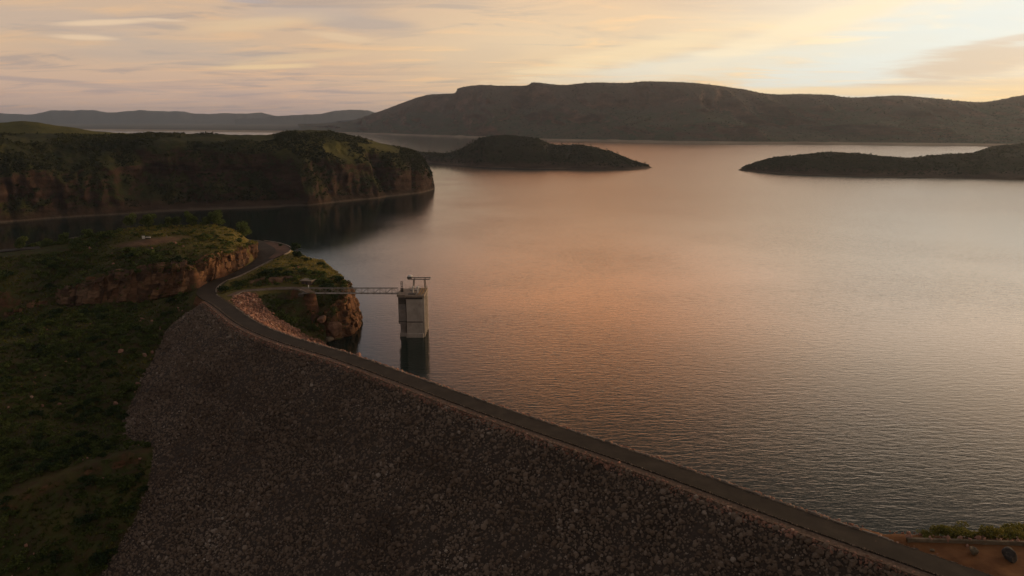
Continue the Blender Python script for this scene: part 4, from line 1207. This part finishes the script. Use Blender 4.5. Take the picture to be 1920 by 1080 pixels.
def shrub_mesh(seed, material, leaf=.26, lobes=6, per=46, tall=.8):
    rr_ = np.random.default_rng(seed)
    cs = np.c_[rr_.normal(0, .42, lobes), rr_.normal(0, .42, lobes), rr_.uniform(.35, .35 + tall * .6, lobes)]
    v, f, t = leaves_np(cs, rr_.uniform(.32, .58, lobes), per, leaf, rr_)
    v[:, 2] = np.maximum(v[:, 2], -.05)
    return mesh_np('shrub', v, f, material, {'tone': t})
SHRUBS = [shrub_mesh(400 + i, M['leaf'] if i % 3 else M['leaf_dark']) for i in range(9)]
r = np.random.default_rng(77)

def visible_ground(n, x0, x1, y0, y1):
    x = r.uniform(x0, x1, n); y = r.uniform(y0, y1, n)
    return x, y, ground_z(x, y)
gsx, gsy = np.gradient(GZ)
gsx = gsx / np.gradient(gx)[:, None]
SLOPE = np.hypot(gsx, gsy)
def slope_at(x, y):
    i = np.clip(np.searchsorted(gx, x), 0, len(gx) - 1); j = np.clip(np.searchsorted(gy, y), 0, len(gy) - 1)
    return SLOPE[i, j], flat[i, j], dry_lit[i, j]
bare = P(275, 452, 34)[:2]
def ok_ground(x, y, z, maxslope=1.2):
    s, fl, dr = slope_at(x, y)
    dz2, ds2 = dam_z(x, y)
    px, py = project(np.stack([x, y, z], -1))
    ondam = (z < dz2 + .4) & (ds2 < 8)
    t1, _ = sdist(x, y, [(p[0] - .7, p[1] - 2.2) for p in track_a])
    rip = in_poly(x, y, rip_poly)
    bl = (np.abs((px - 285) / 75) ** 2 + np.abs((py - 453 + (px - 285) * .12) / 7) ** 2) < 1
    trk = (px < 130) & (np.abs(py - (476 - px * .09)) < 7)
    return (s < maxslope) & (fl > .75) & ~ondam & ((z > .8) | ((y < 296) & (x < -95))) & (np.abs(t1) > 1.6) & ~rip & ~bl & ~trk & (px > -480) & (px < 700) & (py < 1350)
# individual bushes
x, y, z = visible_ground(30000, -345, -64, 110, 374)
ok = ok_ground(x, y, z, 1.6)
x, y, z = x[ok], y[ok], z[ok]
dens = fbm(x / 18, y / 18, 44, 3) + .5
ok = r.uniform(size=len(x)) < np.clip(dens * 1.3 - .1, .05, 1) * np.where(x > -100, .5, 1) * np.where((x > -185) & (y > 318), .35, 1)
x, y, z = x[ok], y[ok], z[ok]
sz = np.clip(np.exp(r.normal(.0, .42, len(x))), .4, 2.4) * np.where((x > -185) & (y > 318), .75, 1)
pxx, pyy = project(np.stack([x, y, z], -1))
app = sz / np.hypot(x, y) * ((pxx > 0) & (pxx < 690) & (pyy < 1075))
order = np.argsort(-app)
ind = order[:260]
print('bushes', len(x))
for i in ind:
    o = link('shrub', SHRUBS[random.randrange(9)])
    o.location = (x[i], y[i], z[i] - .1); o.rotation_euler = (0, 0, random.uniform(0, 6.28))
    o.scale = (sz[i] * random.uniform(.9, 1.3), sz[i] * random.uniform(.9, 1.3), sz[i] * random.uniform(.7, 1.05))
    up_ = y[i] > 300 or z[i] > 17
    tag(o, 'green bush among the grass on the plateau and knoll' if up_ else 'dark green bush on the shaded slope beside the dam face', 'bush', 'bushes on the plateau and knoll' if up_ else 'bushes on the shaded slope')
# the remaining bushes and all ground cover as stuff
rest = order[260:]
sv_, sf_, st_ = [], [], []
base = 0
temps = []
for i in range(6):
    rr_ = np.random.default_rng(600 + i)
    cs = np.c_[rr_.normal(0, .4, 4), rr_.normal(0, .4, 4), rr_.uniform(.3, .7, 4)]
    temps.append(leaves_np(cs, rr_.uniform(.35, .55, 4), 24, .36, rr_))
for i in rest:
    v, f, t = temps[random.randrange(6)]
    a = random.uniform(0, 6.28); c_, s_ = math.cos(a), math.sin(a)
    w = np.c_[v[:, 0] * c_ - v[:, 1] * s_, v[:, 0] * s_ + v[:, 1] * c_, v[:, 2] * .85] * sz[i] + np.array((x[i], y[i], z[i] - .1))
    sv_.append(w); sf_.append(f + base); st_.append(np.clip(t + random.uniform(-.3, .3), 0, 1)); base += len(w)
if sv_:
    o = link('undergrowth', mesh_np('undergrowth', np.vstack(sv_), np.vstack(sf_), M['leaf'], {'tone': np.concatenate(st_)}))
    tag(o, 'dense low undergrowth covering the hillside', 'undergrowth', kind='stuff')

def tufts(name, x, y, z, size, tone, material, label, cat='grass', blades=9, spread=1.0):
    n = len(x)
    rr_ = np.random.default_rng(len(x))
    a = rr_.uniform(0, 2 * math.pi, (n, blades)); ln = rr_.uniform(.5, 1.1, (n, blades)); hh = rr_.uniform(.25, 1.0, (n, blades))
    bx_, by_ = np.cos(a), np.sin(a)
    s = size[:, None]
    tip = np.stack([x[:, None] + bx_ * ln * s * spread, y[:, None] + by_ * ln * s * spread, z[:, None] + hh * s], -1)
    w = .26 * s
    r0 = .25
    b0 = np.stack([x[:, None] + (bx_ * r0 - by_ * .9) * w, y[:, None] + (by_ * r0 + bx_ * .9) * w, z[:, None] - .05 + 0 * a], -1)
    b1 = np.stack([x[:, None] + (bx_ * r0 + by_ * .9) * w, y[:, None] + (by_ * r0 - bx_ * .9) * w, z[:, None] - .05 + 0 * a], -1)
    v = np.stack([b0, b1, tip], 2).reshape(-1, 3)
    t = np.repeat(np.clip(tone[:, None] + rr_.normal(0, .12, (n, blades)), 0, 1).ravel(), 3)
    o = link(name, mesh_np(name, v, np.arange(len(v)).reshape(-1, 3), material, {'tone': t}))
    return tag(o, label, cat, kind='stuff')
x, y, z = visible_ground(60000, -345, -64, 110, 374)
ok = ok_ground(x, y, z, 2.2)
x, y, z = x[ok], y[ok], z[ok]
_, _, dr = slope_at(x, y)
tone = np.clip(dr * .95 + .22 + .5 * fbm(x / 15, y / 15, 61, 3), .0, 1)
tufts('grass', x, y, z, np.clip(np.exp(r.normal(-.55, .35, len(x))), .25, 1.2), tone, M['grass'], 'tussocky grass covering the hillside and knoll')

x, y, z = visible_ground(1500, -300, -66, 140, 330)
ok = ok_ground(x, y, z, 1.6) & (fbm(x / 14, y / 14, 71, 3) > .0)
x, y, z = x[ok], y[ok], z[ok]
sz = np.clip(np.exp(r.normal(-.9, .45, len(x))), .2, 1.1)
v, f, t = rocks_np(np.stack([x, y, z + sz * .1], -1), sz, r.beta(2.2, 2.2, len(x)), r)
tag(link('slope_stones', mesh_np('slope_stones', v, f, M['riprap'], {'tone': t})), 'loose stones scattered over the hillside', 'stones', kind='stuff')

# grass and low bushes on the ledges and along the brows of the cliffs
cx, cz = [], []
for p in CLIFFS[:4]:
    e1 = np.gradient(p, axis=0); e2 = np.gradient(p, axis=1)
    nz = np.cross(e1, e2); nz = np.abs(nz[..., 2]) / (np.linalg.norm(nz, axis=2) + 1e-9)
    hv = np.linspace(0, 1, p.shape[1])[None, :] + 0 * nz
    pr = np.where(hv > .76, .34, np.where(hv < .18, .30, np.clip(nz - .25, 0, 1) * .34)) * (fbm(p[..., 0] / 5, p[..., 2] / 3, 19, 3) > -.08)
    m_ = r.uniform(size=nz.shape) < pr
    cx.append(p[m_])
cx = np.vstack(cx)
cx = cx[(cx[:, 2] > 3)]
_, _, dr = slope_at(cx[:, 0], cx[:, 1])
tufts('grass', cx[:, 0], cx[:, 1], cx[:, 2], np.clip(np.exp(r.normal(-.5, .35, len(cx))), .25, 1.3), np.clip(dr * .8 + .12 + .4 * fbm(cx[:, 0] / 9, cx[:, 1] / 9, 63, 3), 0, 1), M['grass'], 'grass growing on the ledges and brow of the cliffs')

bv, bf, bt, base = [], [], [], 0
for p in CLIFFS[:3]:
    for j_, cnt in ((-3, .42), (1, .35)):
        for i in range(2, p.shape[0] - 2):
            if random.random() < cnt * .55 and fbm(np.array([p[i, j_, 0] / 7]), np.array([p[i, j_, 1] / 7.]), 29, 2)[0] > -.12:
                v, f, t = temps[random.randrange(6)]
                a = random.uniform(0, 6.28); c_, s_ = math.cos(a), math.sin(a); k_ = random.uniform(.5, 1.5)
                w = np.c_[v[:, 0] * c_ - v[:, 1] * s_, v[:, 0] * s_ + v[:, 1] * c_, v[:, 2] * .8] * k_ + p[i, j_] + np.array((0, .6 if j_ < 0 else -.4, -.2))
                bv.append(w); bf.append(f + base); bt.append(np.clip(t + random.uniform(-.2, .2), 0, 1)); base += len(w)
tag(link('undergrowth', mesh_np('undergrowth', np.vstack(bv), np.vstack(bf), M['leaf'], {'tone': np.concatenate(bt)})), 'low bushes overhanging the brow and lining the foot of the cliffs', 'undergrowth', kind='stuff')

# trees: trunk, limbs and a gappy crown
def tree_parts(seed, h, w, material, leaf=.34, lobes=9, per=70, bare=.35):
    rr_ = np.random.default_rng(seed)
    tb = MB()
    top = Vector((rr_.normal(0, .05) * h, rr_.normal(0, .05) * h, h * .62))
    tb.tube((0, 0, -.4), top * .5, .035 * h, .025 * h, 7).tube(top * .5, top, .025 * h, .012 * h, 6)
    cs = []
    for i in range(lobes):
        a = 2 * math.pi * i / lobes + rr_.uniform(-.4, .4); q = rr_.uniform(.15, .8) * w / 2
        c = Vector((math.cos(a) * q, math.sin(a) * q, h * rr_.uniform(bare + .12, .9)))
        st = top * rr_.uniform(.45, .95)
        tb.tube(st, c, .012 * h, .005 * h, 5); cs.append(c)
    v, f, t = leaves_np(np.array(cs), rr_.uniform(.20, .34, lobes) * w, per, leaf, rr_, .7)
    return tb.mesh('trunk', M['bark']), mesh_np('crown', v, f, material, {'tone': t})
def tree(loc, seed, h, w, material, label, group=None, **kw):
    t, c = tree_parts(seed, h, w, material, **kw)
    e = tag(empty('tree', loc), label, 'tree', group)
    link('trunk', t, e); link('crown', c, e)
    return e
def on_ground(px, py, y):
    p = PY(px, py, y); p[2] = ground_z(np.array([p[0]]), np.array([p[1]]))[0] - .1
    return p
skyline_trees = [(245, 428, 350, 5.6, 6.0, 'rounded bushy tree on the plateau skyline behind the white sign'), (279, 427, 352, 4.8, 5.5, 'broad light green tree right of the rounded one on the plateau skyline'),
                 (317, 423, 355, 3.6, 3.2, 'small thin tree in the skyline gap of the plateau'), (332, 422, 357, 4.0, 3.4, 'small upright tree beside the thin one on the plateau skyline'),
                 (359, 422, 359, 5.4, 4.8, 'bushy tree at the highest point of the plateau skyline'), (407, 424, 363, 7.0, 7.0, 'tallest round tree at the right end of the plateau skyline'),
                 (386, 424, 361, 3.0, 3.0, 'low bush just left of the tallest plateau tree'), (456, 440, 371, 5.2, 8.0, 'wide flat crowned tree beside the water below the road bend'),
                 (40, 463, 336, 4.4, 5.0, 'round tree at the left end of the plateau skyline'), (86, 459, 338, 3.4, 4.4, 'broad low tree second from the left on the plateau skyline'),
                 (120, 452, 340, 3.2, 4.6, 'low spreading tree third from the left on the plateau skyline'), (165, 443, 343, 3.0, 4.2, 'low bushy tree on the slope left of the rounded skyline tree')]
for i, (px, py, yy, h, w, lb) in enumerate(skyline_trees):
    p = on_ground(px, py, yy)
    tree(p, 700 + i, h * 1.35, w * 1.1, M['leaf_light'], lb, 'trees on the plateau skyline', lobes=11, per=210, bare=.05, leaf=.5)
p = on_ground(556, 478, 347); p[2] = max(p[2], 20)
tree(p, 730, 7.2, 5.0, M['leaf_dark'], 'lone dark green tree on the skyline of the knoll', lobes=11, per=200, bare=.05, leaf=.5)
for k_, (px, py, yy, sc, lb) in enumerate([(613, 527, 305, (4.2, 3.4, 3.0), 'large dark green bush right of the hut'), (634, 522, 312, (2.4, 2.4, 2.2), 'dark bush at the cliff edge beyond the hut bush'),
                                (422, 540, 300, (2.6, 2.4, 2.4), 'dark green bush in the fork between the road and the footpath'), (500, 512, 318, (2.8, 2.4, 2.0), 'olive bush on the bank below the climbing road'),
                                (521, 505, 322, (2.2, 2.0, 1.7), 'olive bush beside the bank bush above the footpath'), (527, 462, 372, (1.0, 1.0, 1.5), 'tiny upright shrub at the outer edge of the upper bend'),
                                (600, 488, 335, (1.8, 1.6, 1.4), 'round shrub on the knoll skyline behind the hut'), (575, 478, 343, (1.6, 1.6, 1.6), 'small shrub on the knoll skyline beside the lone tree')]):
    p = on_ground(px, py, yy)
    o = link('shrub', shrub_mesh(800 + k_, M['leaf_dark'], leaf=.2, lobes=9, per=70)); o.location = p; o.scale = sc
    tag(o, lb, 'bush')
# bushes on the right bank
for k_, (px, py, sc, lb) in enumerate([(1735, 1004, (1.5, 1.2, .9), 'lowest yellow green bush at the left end of the right bank'), (1765, 1002, (1.9, 1.4, 1.2), 'second yellow green bush from the left on the right bank'),
                                 (1795, 1001, (1.8, 1.5, 1.3), 'third bush from the left on the right bank'), (1822, 999, (1.9, 1.5, 1.5), 'middle bush on the right bank above the hollow boulder'),
                                 (1848, 1003, (1.7, 1.4, 1.5), 'bright rounded bush above the pale stones on the right bank'), (1880, 994, (2.2, 1.8, 1.7), 'tall bush above the dark boulder on the right bank'),
                                 (1912, 1000, (2.0, 1.8, 1.8), 'yellow green bush at the right edge of the right bank'), (1905, 988, (2.2, 1.8, 1.9), 'rear bush at the right edge near the water'),
                                 (1850, 990, (2.0, 1.6, 1.5), 'rear bush near the water above the rounded bush')]):
    p = P(px, py + 7, 17.3 if 'rear' not in lb else 16.6); p[2] = max(right_z(np.array([p[0]]), np.array([p[1]]))[0], 15.2) - .1
    me = shrub_mesh(830 + k_, M['grass'], leaf=.15, lobes=12, per=110)
    me.attributes['tone'].data.foreach_set('value', np.clip(np.random.default_rng(k_).normal(.62, .15, len(me.vertices) // 3), .1, .9).repeat(3).astype(np.float32))
    o = link('shrub', me); o.location = p; o.scale = (sc[0] * (.8 + .25 * (k_ % 3)), sc[1] * 1.1, sc[2] * (.75 + .25 * ((k_ * 2) % 3)))
    tag(o, lb, 'bush')
x = r.uniform(74, 140, 3000); y = r.uniform(108, 160, 3000)
e_, _ = sdist(x, y, edge_l); ok = (e_ < -1.5) & (e_ > -16) & (right_z(x, y) > 1)
x, y = x[ok], y[ok]
tufts('grass', x, y, right_z(x, y), np.clip(np.exp(r.normal(-.6, .3, len(x))), .25, .9), np.clip(.45 + .5 * fbm(x / 5, y / 5, 6, 3), 0, 1), M['grass'], 'yellow green grass on the lake side of the right bank')

# scrub on the headland and islands: small leafy clumps
def scrub(name, pts, size, label, tone_fn, rr_, tris=9):
    n = len(pts)
    d = rr_.normal(size=(n, tris, 3)); d /= np.linalg.norm(d, axis=2)[..., None]; d[..., 2] = np.abs(d[..., 2])
    q = pts[:, None, :] + d * size[:, None, None] * rr_.uniform(.2, .9, (n, tris, 1)) * np.array((1, 1, .8))
    a = rr_.normal(size=(n, tris, 3)); a /= np.linalg.norm(a, axis=2)[..., None]
    b = np.cross(a, rr_.normal(size=(n, tris, 3))); b /= np.linalg.norm(b, axis=2)[..., None]
    l = size[:, None, None] * .75
    v = np.stack([q - a * l * .6, q + a * l * .6, q + b * l], 2).reshape(-1, 3)
    t = np.repeat(np.clip(tone_fn(pts)[:, None] + rr_.normal(0, .12, (n, tris)), 0, 1).ravel(), 3)
    o = link(name, mesh_np(name, v, np.arange(len(v)).reshape(-1, 3), M['scrub'], {'tone': t}))
    return tag(o, label, 'scrub', kind='stuff')
def sample_grid(g, n, rr_, u0=0, u1=1, v0=0, v1=1):
    nu, nv = g.shape[:2]
    u = rr_.uniform(u0 * (nu - 2), u1 * (nu - 2), n); v = rr_.uniform(v0 * (nv - 2), v1 * (nv - 2), n)
    i, j = u.astype(int), v.astype(int); a, b = (u - i)[:, None], (v - j)[:, None]
    p = (g[i, j] * (1 - a) + g[i + 1, j] * a) * (1 - b) + (g[i, j + 1] * (1 - a) + g[i + 1, j + 1] * a) * b
    e1, e2 = g[i + 1, j] - g[i, j], g[i, j + 1] - g[i, j]
    nz = np.cross(e1, e2); nz = np.abs(nz[:, 2]) / (np.linalg.norm(nz, axis=1) + 1e-9)
    return p, nz
rr_ = np.random.default_rng(9)
p, nz = sample_grid(HP, 26000, rr_, 0, .97, .08, .86)
ok = (nz > .25 + .35 * rr_.uniform(size=len(nz))) & (p[:, 2] > 5) & (fbm(p[:, 0] / 40, p[:, 1] / 40, 88, 3) > -.25 + .2 * rr_.uniform(size=len(nz)))
scrub('scrub', p[ok], np.clip(np.exp(rr_.normal(.25, .35, ok.sum())), .6, 2.6), 'low scrub scattered over the headland', lambda q: np.clip(.3 + .5 * fbm(q[:, 0] / 50, q[:, 1] / 50, 5, 3) + .25 * np.clip((q[:, 2] - 55) / 20, 0, 1), 0, 1), rr_)
p, nz = sample_grid(I1, 5200, rr_, 0, .99, .12, .9)
ok = p[:, 2] > 3.5
scrub('scrub', p[ok], np.clip(np.exp(rr_.normal(.5, .35, ok.sum())), .8, 3.0), 'dark scrub covering the middle island', lambda q: np.full(len(q), .22) + .2 * fbm(q[:, 0] / 40, q[:, 1] / 40, 2, 2), rr_)
p, nz = sample_grid(I2, 6500, rr_, .02, 1, .12, .9)
ok = p[:, 2] > 3.5
scrub('scrub', p[ok], np.clip(np.exp(rr_.normal(.45, .35, ok.sum())), .8, 2.8), 'dark scrub covering the spit of land at the right', lambda q: np.full(len(q), .22) + .2 * fbm(q[:, 0] / 40, q[:, 1] / 40, 2, 2), rr_)
p, nz = sample_grid(RP, 14000, rr_, .05, .95, .05, .80)
ok = p[:, 2] > 8
scrub('treeline', p[ok], np.clip(np.exp(rr_.normal(1.1, .35, ok.sum())), 1.6, 6), 'scattered dark trees over the slopes of the mountain range', lambda q: np.full(len(q), .3) + .3 * fbm(q[:, 0] / 200, q[:, 1] / 200, 2, 2), rr_, tris=5)
# single trees on the ridge line of the middle island
ct_t, ct_c = tree_parts(900, 5.5, 4.0, M['scrub'], leaf=.8, lobes=6, per=16, bare=.2)
fu = I1.shape[0]; ridge_j = 2 + 8 + 14
for k_ in range(26):
    i = int(np.interp(k_ + random.uniform(-.3, .3), [0, 17, 18, 25], [fu * .06, fu * .36, fu * .60, fu * .93]))
    q = I1[min(i, fu - 1), ridge_j]
    e = tag(empty('tree', (q[0], q[1], q[2] - .3), random.uniform(0, 6)), 'small dark tree standing on the ridge line of the middle island', 'tree', 'trees on the ridge of the middle island')
    sc_ = random.uniform(.6, 1.25); e.scale = (sc_, sc_, sc_ * random.uniform(.8, 1.2))
    link('trunk', ct_t, e); link('crown', ct_c, e)

# ------------------------------------------------------------------ intake tower
T = tag(empty('intake_tower', (-41.5, 296, 0)), 'tall grey concrete intake tower standing in the lake beside the dam', 'tower')
def tp(name, mb, m, par=T):
    mb.v = [(a + 41.5, b - 296, c) for a, b, c in mb.v]
    return mb.build(name, M[m], par)
tp('shaft', MB().box(-43.4, -36.9, 290.6, 303.6, -12, 17.2, .12), 'concrete')
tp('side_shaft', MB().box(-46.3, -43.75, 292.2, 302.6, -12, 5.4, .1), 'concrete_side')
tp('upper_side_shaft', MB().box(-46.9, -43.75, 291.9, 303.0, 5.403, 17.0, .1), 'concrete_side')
tp('shaft_joint', MB().box(-43.748, -43.402, 293.4, 302.5, -12, 17.1), 'concrete_dark')
tp('plinth', MB().box(-43.75, -36.55, 290.3, 303.9, -12.5, 1.7, .15).box(-46.6, -43.76, 291.9, 302.9, -12.5, 1.55, .12), 'concrete')
tp('joint_band', MB().box(-43.55, -36.75, 290.45, 303.75, 6.5, 6.85, .04), 'concrete_dark')
tp('joint_band', MB().box(-47.02, -43.56, 291.77, 303.1, 6.3, 6.6, .04), 'concrete_dark')
tp('opening_shade_panel', MB().box(-46.6, -43.75, 291.80, 291.97, 13.9, 16.6), 'concrete_dark')  # dark panel on the face, painting the shade of a recess
tp('water_stain', MB().box(-46.75, -43.9, 291.85, 291.99, 11.6, 13.7), 'steel')
for yy in (290.9, 294.2, 297.5, 300.8, 303.0):
    tp('fin', MB().box(-36.92, -35.95, yy, yy + .8, .2, 17.1, .06), 'concrete')
for yy in (292.0, 295.3, 298.6, 301.7):
    tp('gate_slot', MB().box(-36.93, -36.80, yy, yy + 1.7, .5, 16.6), 'steel_dark')
tp('deck', MB().box(-43.9, -35.9, 290.0, 304.2, 17.203, 18.0, .08).box(-47.3, -43.903, 291.5, 303.4, 17.003, 17.9, .06), 'deck')
tp('deck_beam', MB().box(-43.5, -36.6, 290.25, 290.55, 16.4, 17.2), 'steel_dark')
# hand rail round the deck
rail = tp('handrail', MB(), 'steel')
rm = MB()
cor = [(-47.1, 291.7), (-43.8, 291.7), (-43.8, 290.2), (-36.1, 290.2), (-36.1, 304.0), (-47.1, 303.2)]
for a, b in zip(cor[:-1], cor[1:]):
    L = math.dist(a, b); n = max(1, int(L / 1.6))
    for hgt in (18.5, 19.0): rm.bar((*a, hgt), (*b, hgt), .05, .05)
    for i in range(n + 1):
        q = (a[0] + (b[0] - a[0]) * i / n, a[1] + (b[1] - a[1]) * i / n)
        rm.bar((*q, 17.9), (*q, 19.0), .05, .05)
rm.v = [(a + 41.5, b - 296, c) for a, b, c in rm.v]
bpy.data.objects.remove(rail)
rm.build('handrail', M['steel'], T)
for q in ((-37.3, 291.2), (-38.4, 291.2), (-36.75, 293.5)):
    tp('gate_rail', MB().bar((q[0], q[1], 18.12), (q[0] + .25, 303.4, 18.12), .28, .22), 'yellow')
tp('hatch_cover', MB().box(-42.6, -39.6, 291.4, 293.6, 18.003, 18.35, .06), 'steel_dark')
tp('hatch_cover', MB().box(-42.6, -39.8, 298.2, 301.8, 18.003, 18.4, .06), 'steel')
for xx in (-40.9, -39.0):
    tp('vent_pipe', MB().tube((xx, 294.6, 18.0), (xx, 294.6, 20.0), .28, .28, 10).lathe([(.30, 0), (.52, .15), (.55, .5), (.35, .8), (.05, .9)], (xx, 294.6, 20.0), 12), 'white')
# gantry crane on the deck
G = tag(empty('gantry_crane', (-39, 297, 18)), 'gantry crane with twin beams and a white hoist house on the tower deck', 'crane')
def gp_(name, mb, m):
    mb.v = [(a + 39, b - 297, c - 18) for a, b, c in mb.v]
    return mb.build(name, M[m], G)
for yy in (295.8, 299.2):
    gp_('beam', MB().box(-43.2, -34.0, yy - .22, yy + .2, 23.35, 23.7, .03), 'steel')
gp_('end_tie', MB().box(-34.3, -33.95, 296.03, 298.97, 23.4, 23.65), 'steel')
gp_('end_tie', MB().box(-43.1, -42.8, 296.03, 298.97, 23.4, 23.65), 'steel')
for xx in (-40.8, -36.4):
    for yy in (295.8, 299.2):
        dx = .35 if xx < -38 else -.35
        gp_('leg', MB().bar((xx - dx, yy, 18.0), (xx, yy, 23.35), .34, .34), 'steel' if xx < -38 else 'deck')
gp_('cross_brace', MB().bar((-40.9, 296.0, 20.4), (-40.9, 299.0, 20.4), .2, .2).bar((-36.3, 296.0, 20.4), (-36.3, 299.0, 20.4), .2, .2), 'steel')
gp_('hoist_house', MB().box(-43.5, -41.5, 295.9, 299.1, 23.76, 24.4, .1), 'steel_dark')
gp_('hoist_roof', MB().lathe([(1.15, 0), (1.1, .2), (.8, .42), (.35, .54), (.05, .57)], (-42.4, 297.5, 24.4), 14), 'white')
CP = tag(empty('control_cabinet', (-46, 297.5, 17.9)), 'dark control cabinet and ladder mast on the left side of the tower deck', 'cabinet')
MB().box(-.5, .6, -.5, .5, 0, 1.5, .05).build('cabinet_body', M['steel_dark'], CP)
MB().bar((-.35, 0, 1.5), (-.35, 0, 4.2), .14, .14).bar((.25, 0, 1.5), (.25, 0, 4.2), .14, .14).build('mast', M['steel_dark'], CP)
for z_ in (2.1, 2.8, 3.5, 4.1):
    MB().box(-.5, .55, -.12, .12, z_, z_ + .22).build('rung', M['steel_dark'], CP)

# ------------------------------------------------------------------ footbridge
BA, BB = Vector((-86.5, 292.6, 18.6)), Vector((-47.0, 293.4, 18.0))
B = tag(empty('footbridge', BA), 'slim steel truss footbridge between the knoll and the intake tower', 'bridge')
bd = BB - BA; side = Vector((-bd.y, bd.x, 0)).normalized()
MB().bar(Vector((0, 0, -.1)), bd + Vector((0, 0, -.1)), 1.4, .08).build('deck', M['steel'], B)
NP = 16
for sgn in (-1, 1):
    s_ = side * .85 * sgn
    MB().bar(s_ + Vector((0, 0, 1.9)), bd + s_ + Vector((0, 0, 2.3)), .17, .2).build('top_chord', M['steel'], B)
    MB().bar(s_ + Vector((0, 0, -.2)), bd + s_ + Vector((0, 0, .1)), .15, .18).build('bottom_chord', M['steel'], B)
    for i in range(NP):
        t0, t1 = i / NP, (i + 1) / NP
        lo = lambda t: bd * t + s_ + Vector((0, 0, -.2 + .3 * t)); hi = lambda t: bd * t + s_ + Vector((0, 0, 1.9 + .4 * t))
        MB().bar(lo(t0) if i % 2 == 0 else hi(t0), hi(t1) if i % 2 == 0 else lo(t1), .12, .12).build('brace', M['steel'], B)
        MB().bar(lo(t1), hi(t1), .11, .11).build('upright', M['steel'], B)
for i in range(NP + 1):
    t = i / NP
    MB().bar(bd * t - side * .85 + Vector((0, 0, -.35 + .3 * t)), bd * t + side * .85 + Vector((0, 0, -.35 + .3 * t)), .16, .2).build('cross_beam', M['steel_dark'], B)
MB().box(-1.2, 1.0, -1.5, 1.5, -1.3, -.4, .1).build('abutment', M['concrete_dark'], B)

# ------------------------------------------------------------------ hut
hp_ = P(577, 535.5, 18.7)
hz = ground_z(np.array([hp_[0]]), np.array([hp_[1]]))[0]
Hh = tag(empty('hut', (hp_[0], hp_[1] + 1.0, 18.5), R(-14)), 'small flat roofed brown hut beside the footpath on the knoll', 'hut')
MB().box(-2.3, 2.3, -1.5, 1.9, -.6, 2.35, .05).build('wall', M['hutwall'], Hh)
MB().box(-2.8, 2.8, -2.1, 2.3, 2.353, 2.6, .06).build('roof', M['hutroof'], Hh)
d_ = MB().box(-.4, .55, -1.56, -1.50, 0, 2.0).build('door', M['steel_dark'], Hh)
MB().box(-2.0, -1.0, -1.55, -1.50, 1.0, 1.8).build('window', M['steel_dark'], Hh)
ps_ = P(579.5, 540, 18.5)
po = tag(empty('marker_post', (ps_[0], ps_[1] - .6, 18.4)), 'short white post in front of the hut', 'post')
MB().tube((0, 0, 0), (0, 0, 1.3), .22, .2, 8).build('post_shaft', M['white'], po)
MB().lathe([(.24, 0), (.24, .12), (.1, .25), (.02, .27)], (0, 0, 1.3), 8).build('post_cap', M['white'], po)

# ------------------------------------------------------------------ small things on the plateau
def gz1(p): return ground_z(np.array([p[0]]), np.array([p[1]]))[0]
p = P(269.5, 451, 34); p = on_ground(269.5, 450, p[1])
S_ = tag(empty('sign_board', p, .2), 'small white upright board on the bare patch of the plateau', 'sign')
MB().box(-.62, .62, -.05, .05, .25, 1.6, .03).build('board', M['white'], S_)
for xx in (-.45, .45): MB().box(xx - .05, xx + .05, .052, .13, -.4, 1.5).build('post', M['steel_dark'], S_)
p = on_ground(278.5, 451, p[1] + .2)
S_ = tag(empty('picnic_table', p, .1), 'white topped table beside the white board on the plateau', 'table')
MB().box(-1.05, 1.05, -.5, .5, .78, .95, .03).build('tabletop', M['white'], S_)
for xx in (-.7, .7): MB().box(xx - .08, xx + .08, -.35, .35, -.3, .777).build('leg', M['steel_dark'], S_)
for yy in (-.85, .85): MB().box(-1.0, 1.0, yy - .15, yy + .15, .4, .46).bar((-.7, yy, -.3), (-.7, yy, .4), .08, .08).bar((.7, yy, -.3), (.7, yy, .4), .08, .08).build('bench', M['steel_dark'], S_)
p = on_ground(313, 446.5, p[1] + 4)
S_ = tag(empty('marker_post', p), 'short pale post at the right end of the bare patch on the plateau', 'post')
MB().tube((0, 0, -.2), (0, 0, 1.0), .2, .18, 8).build('post_shaft', M['kerb'], S_)
MB().lathe([(.2, 0), (.22, .1), (.05, .2)], (0, 0, 1.0), 8).build('post_cap', M['kerb'], S_)

# ------------------------------------------------------------------ haze
m = bpy.data.materials.new('haze_air'); m.use_nodes = True
k = NT(m.node_tree); k.n.clear()
out = k.new('ShaderNodeOutputMaterial'); pv = k.new('ShaderNodeVolumePrincipled')
pv.inputs['Density'].default_value = 4.6e-5
pv.inputs['Color'].default_value = (.70, .83, 1.0, 1)
pv.inputs['Anisotropy'].default_value = .55
k.l.new(pv.outputs[0], out.inputs['Volume'])
hb = MB().box(-15000, 15000, -1500, 16000, -93, 315).build('haze', m)
tag(hb, 'thin evening haze over the lake', 'haze', kind='stuff')
print('objects', len(bpy.data.objects))
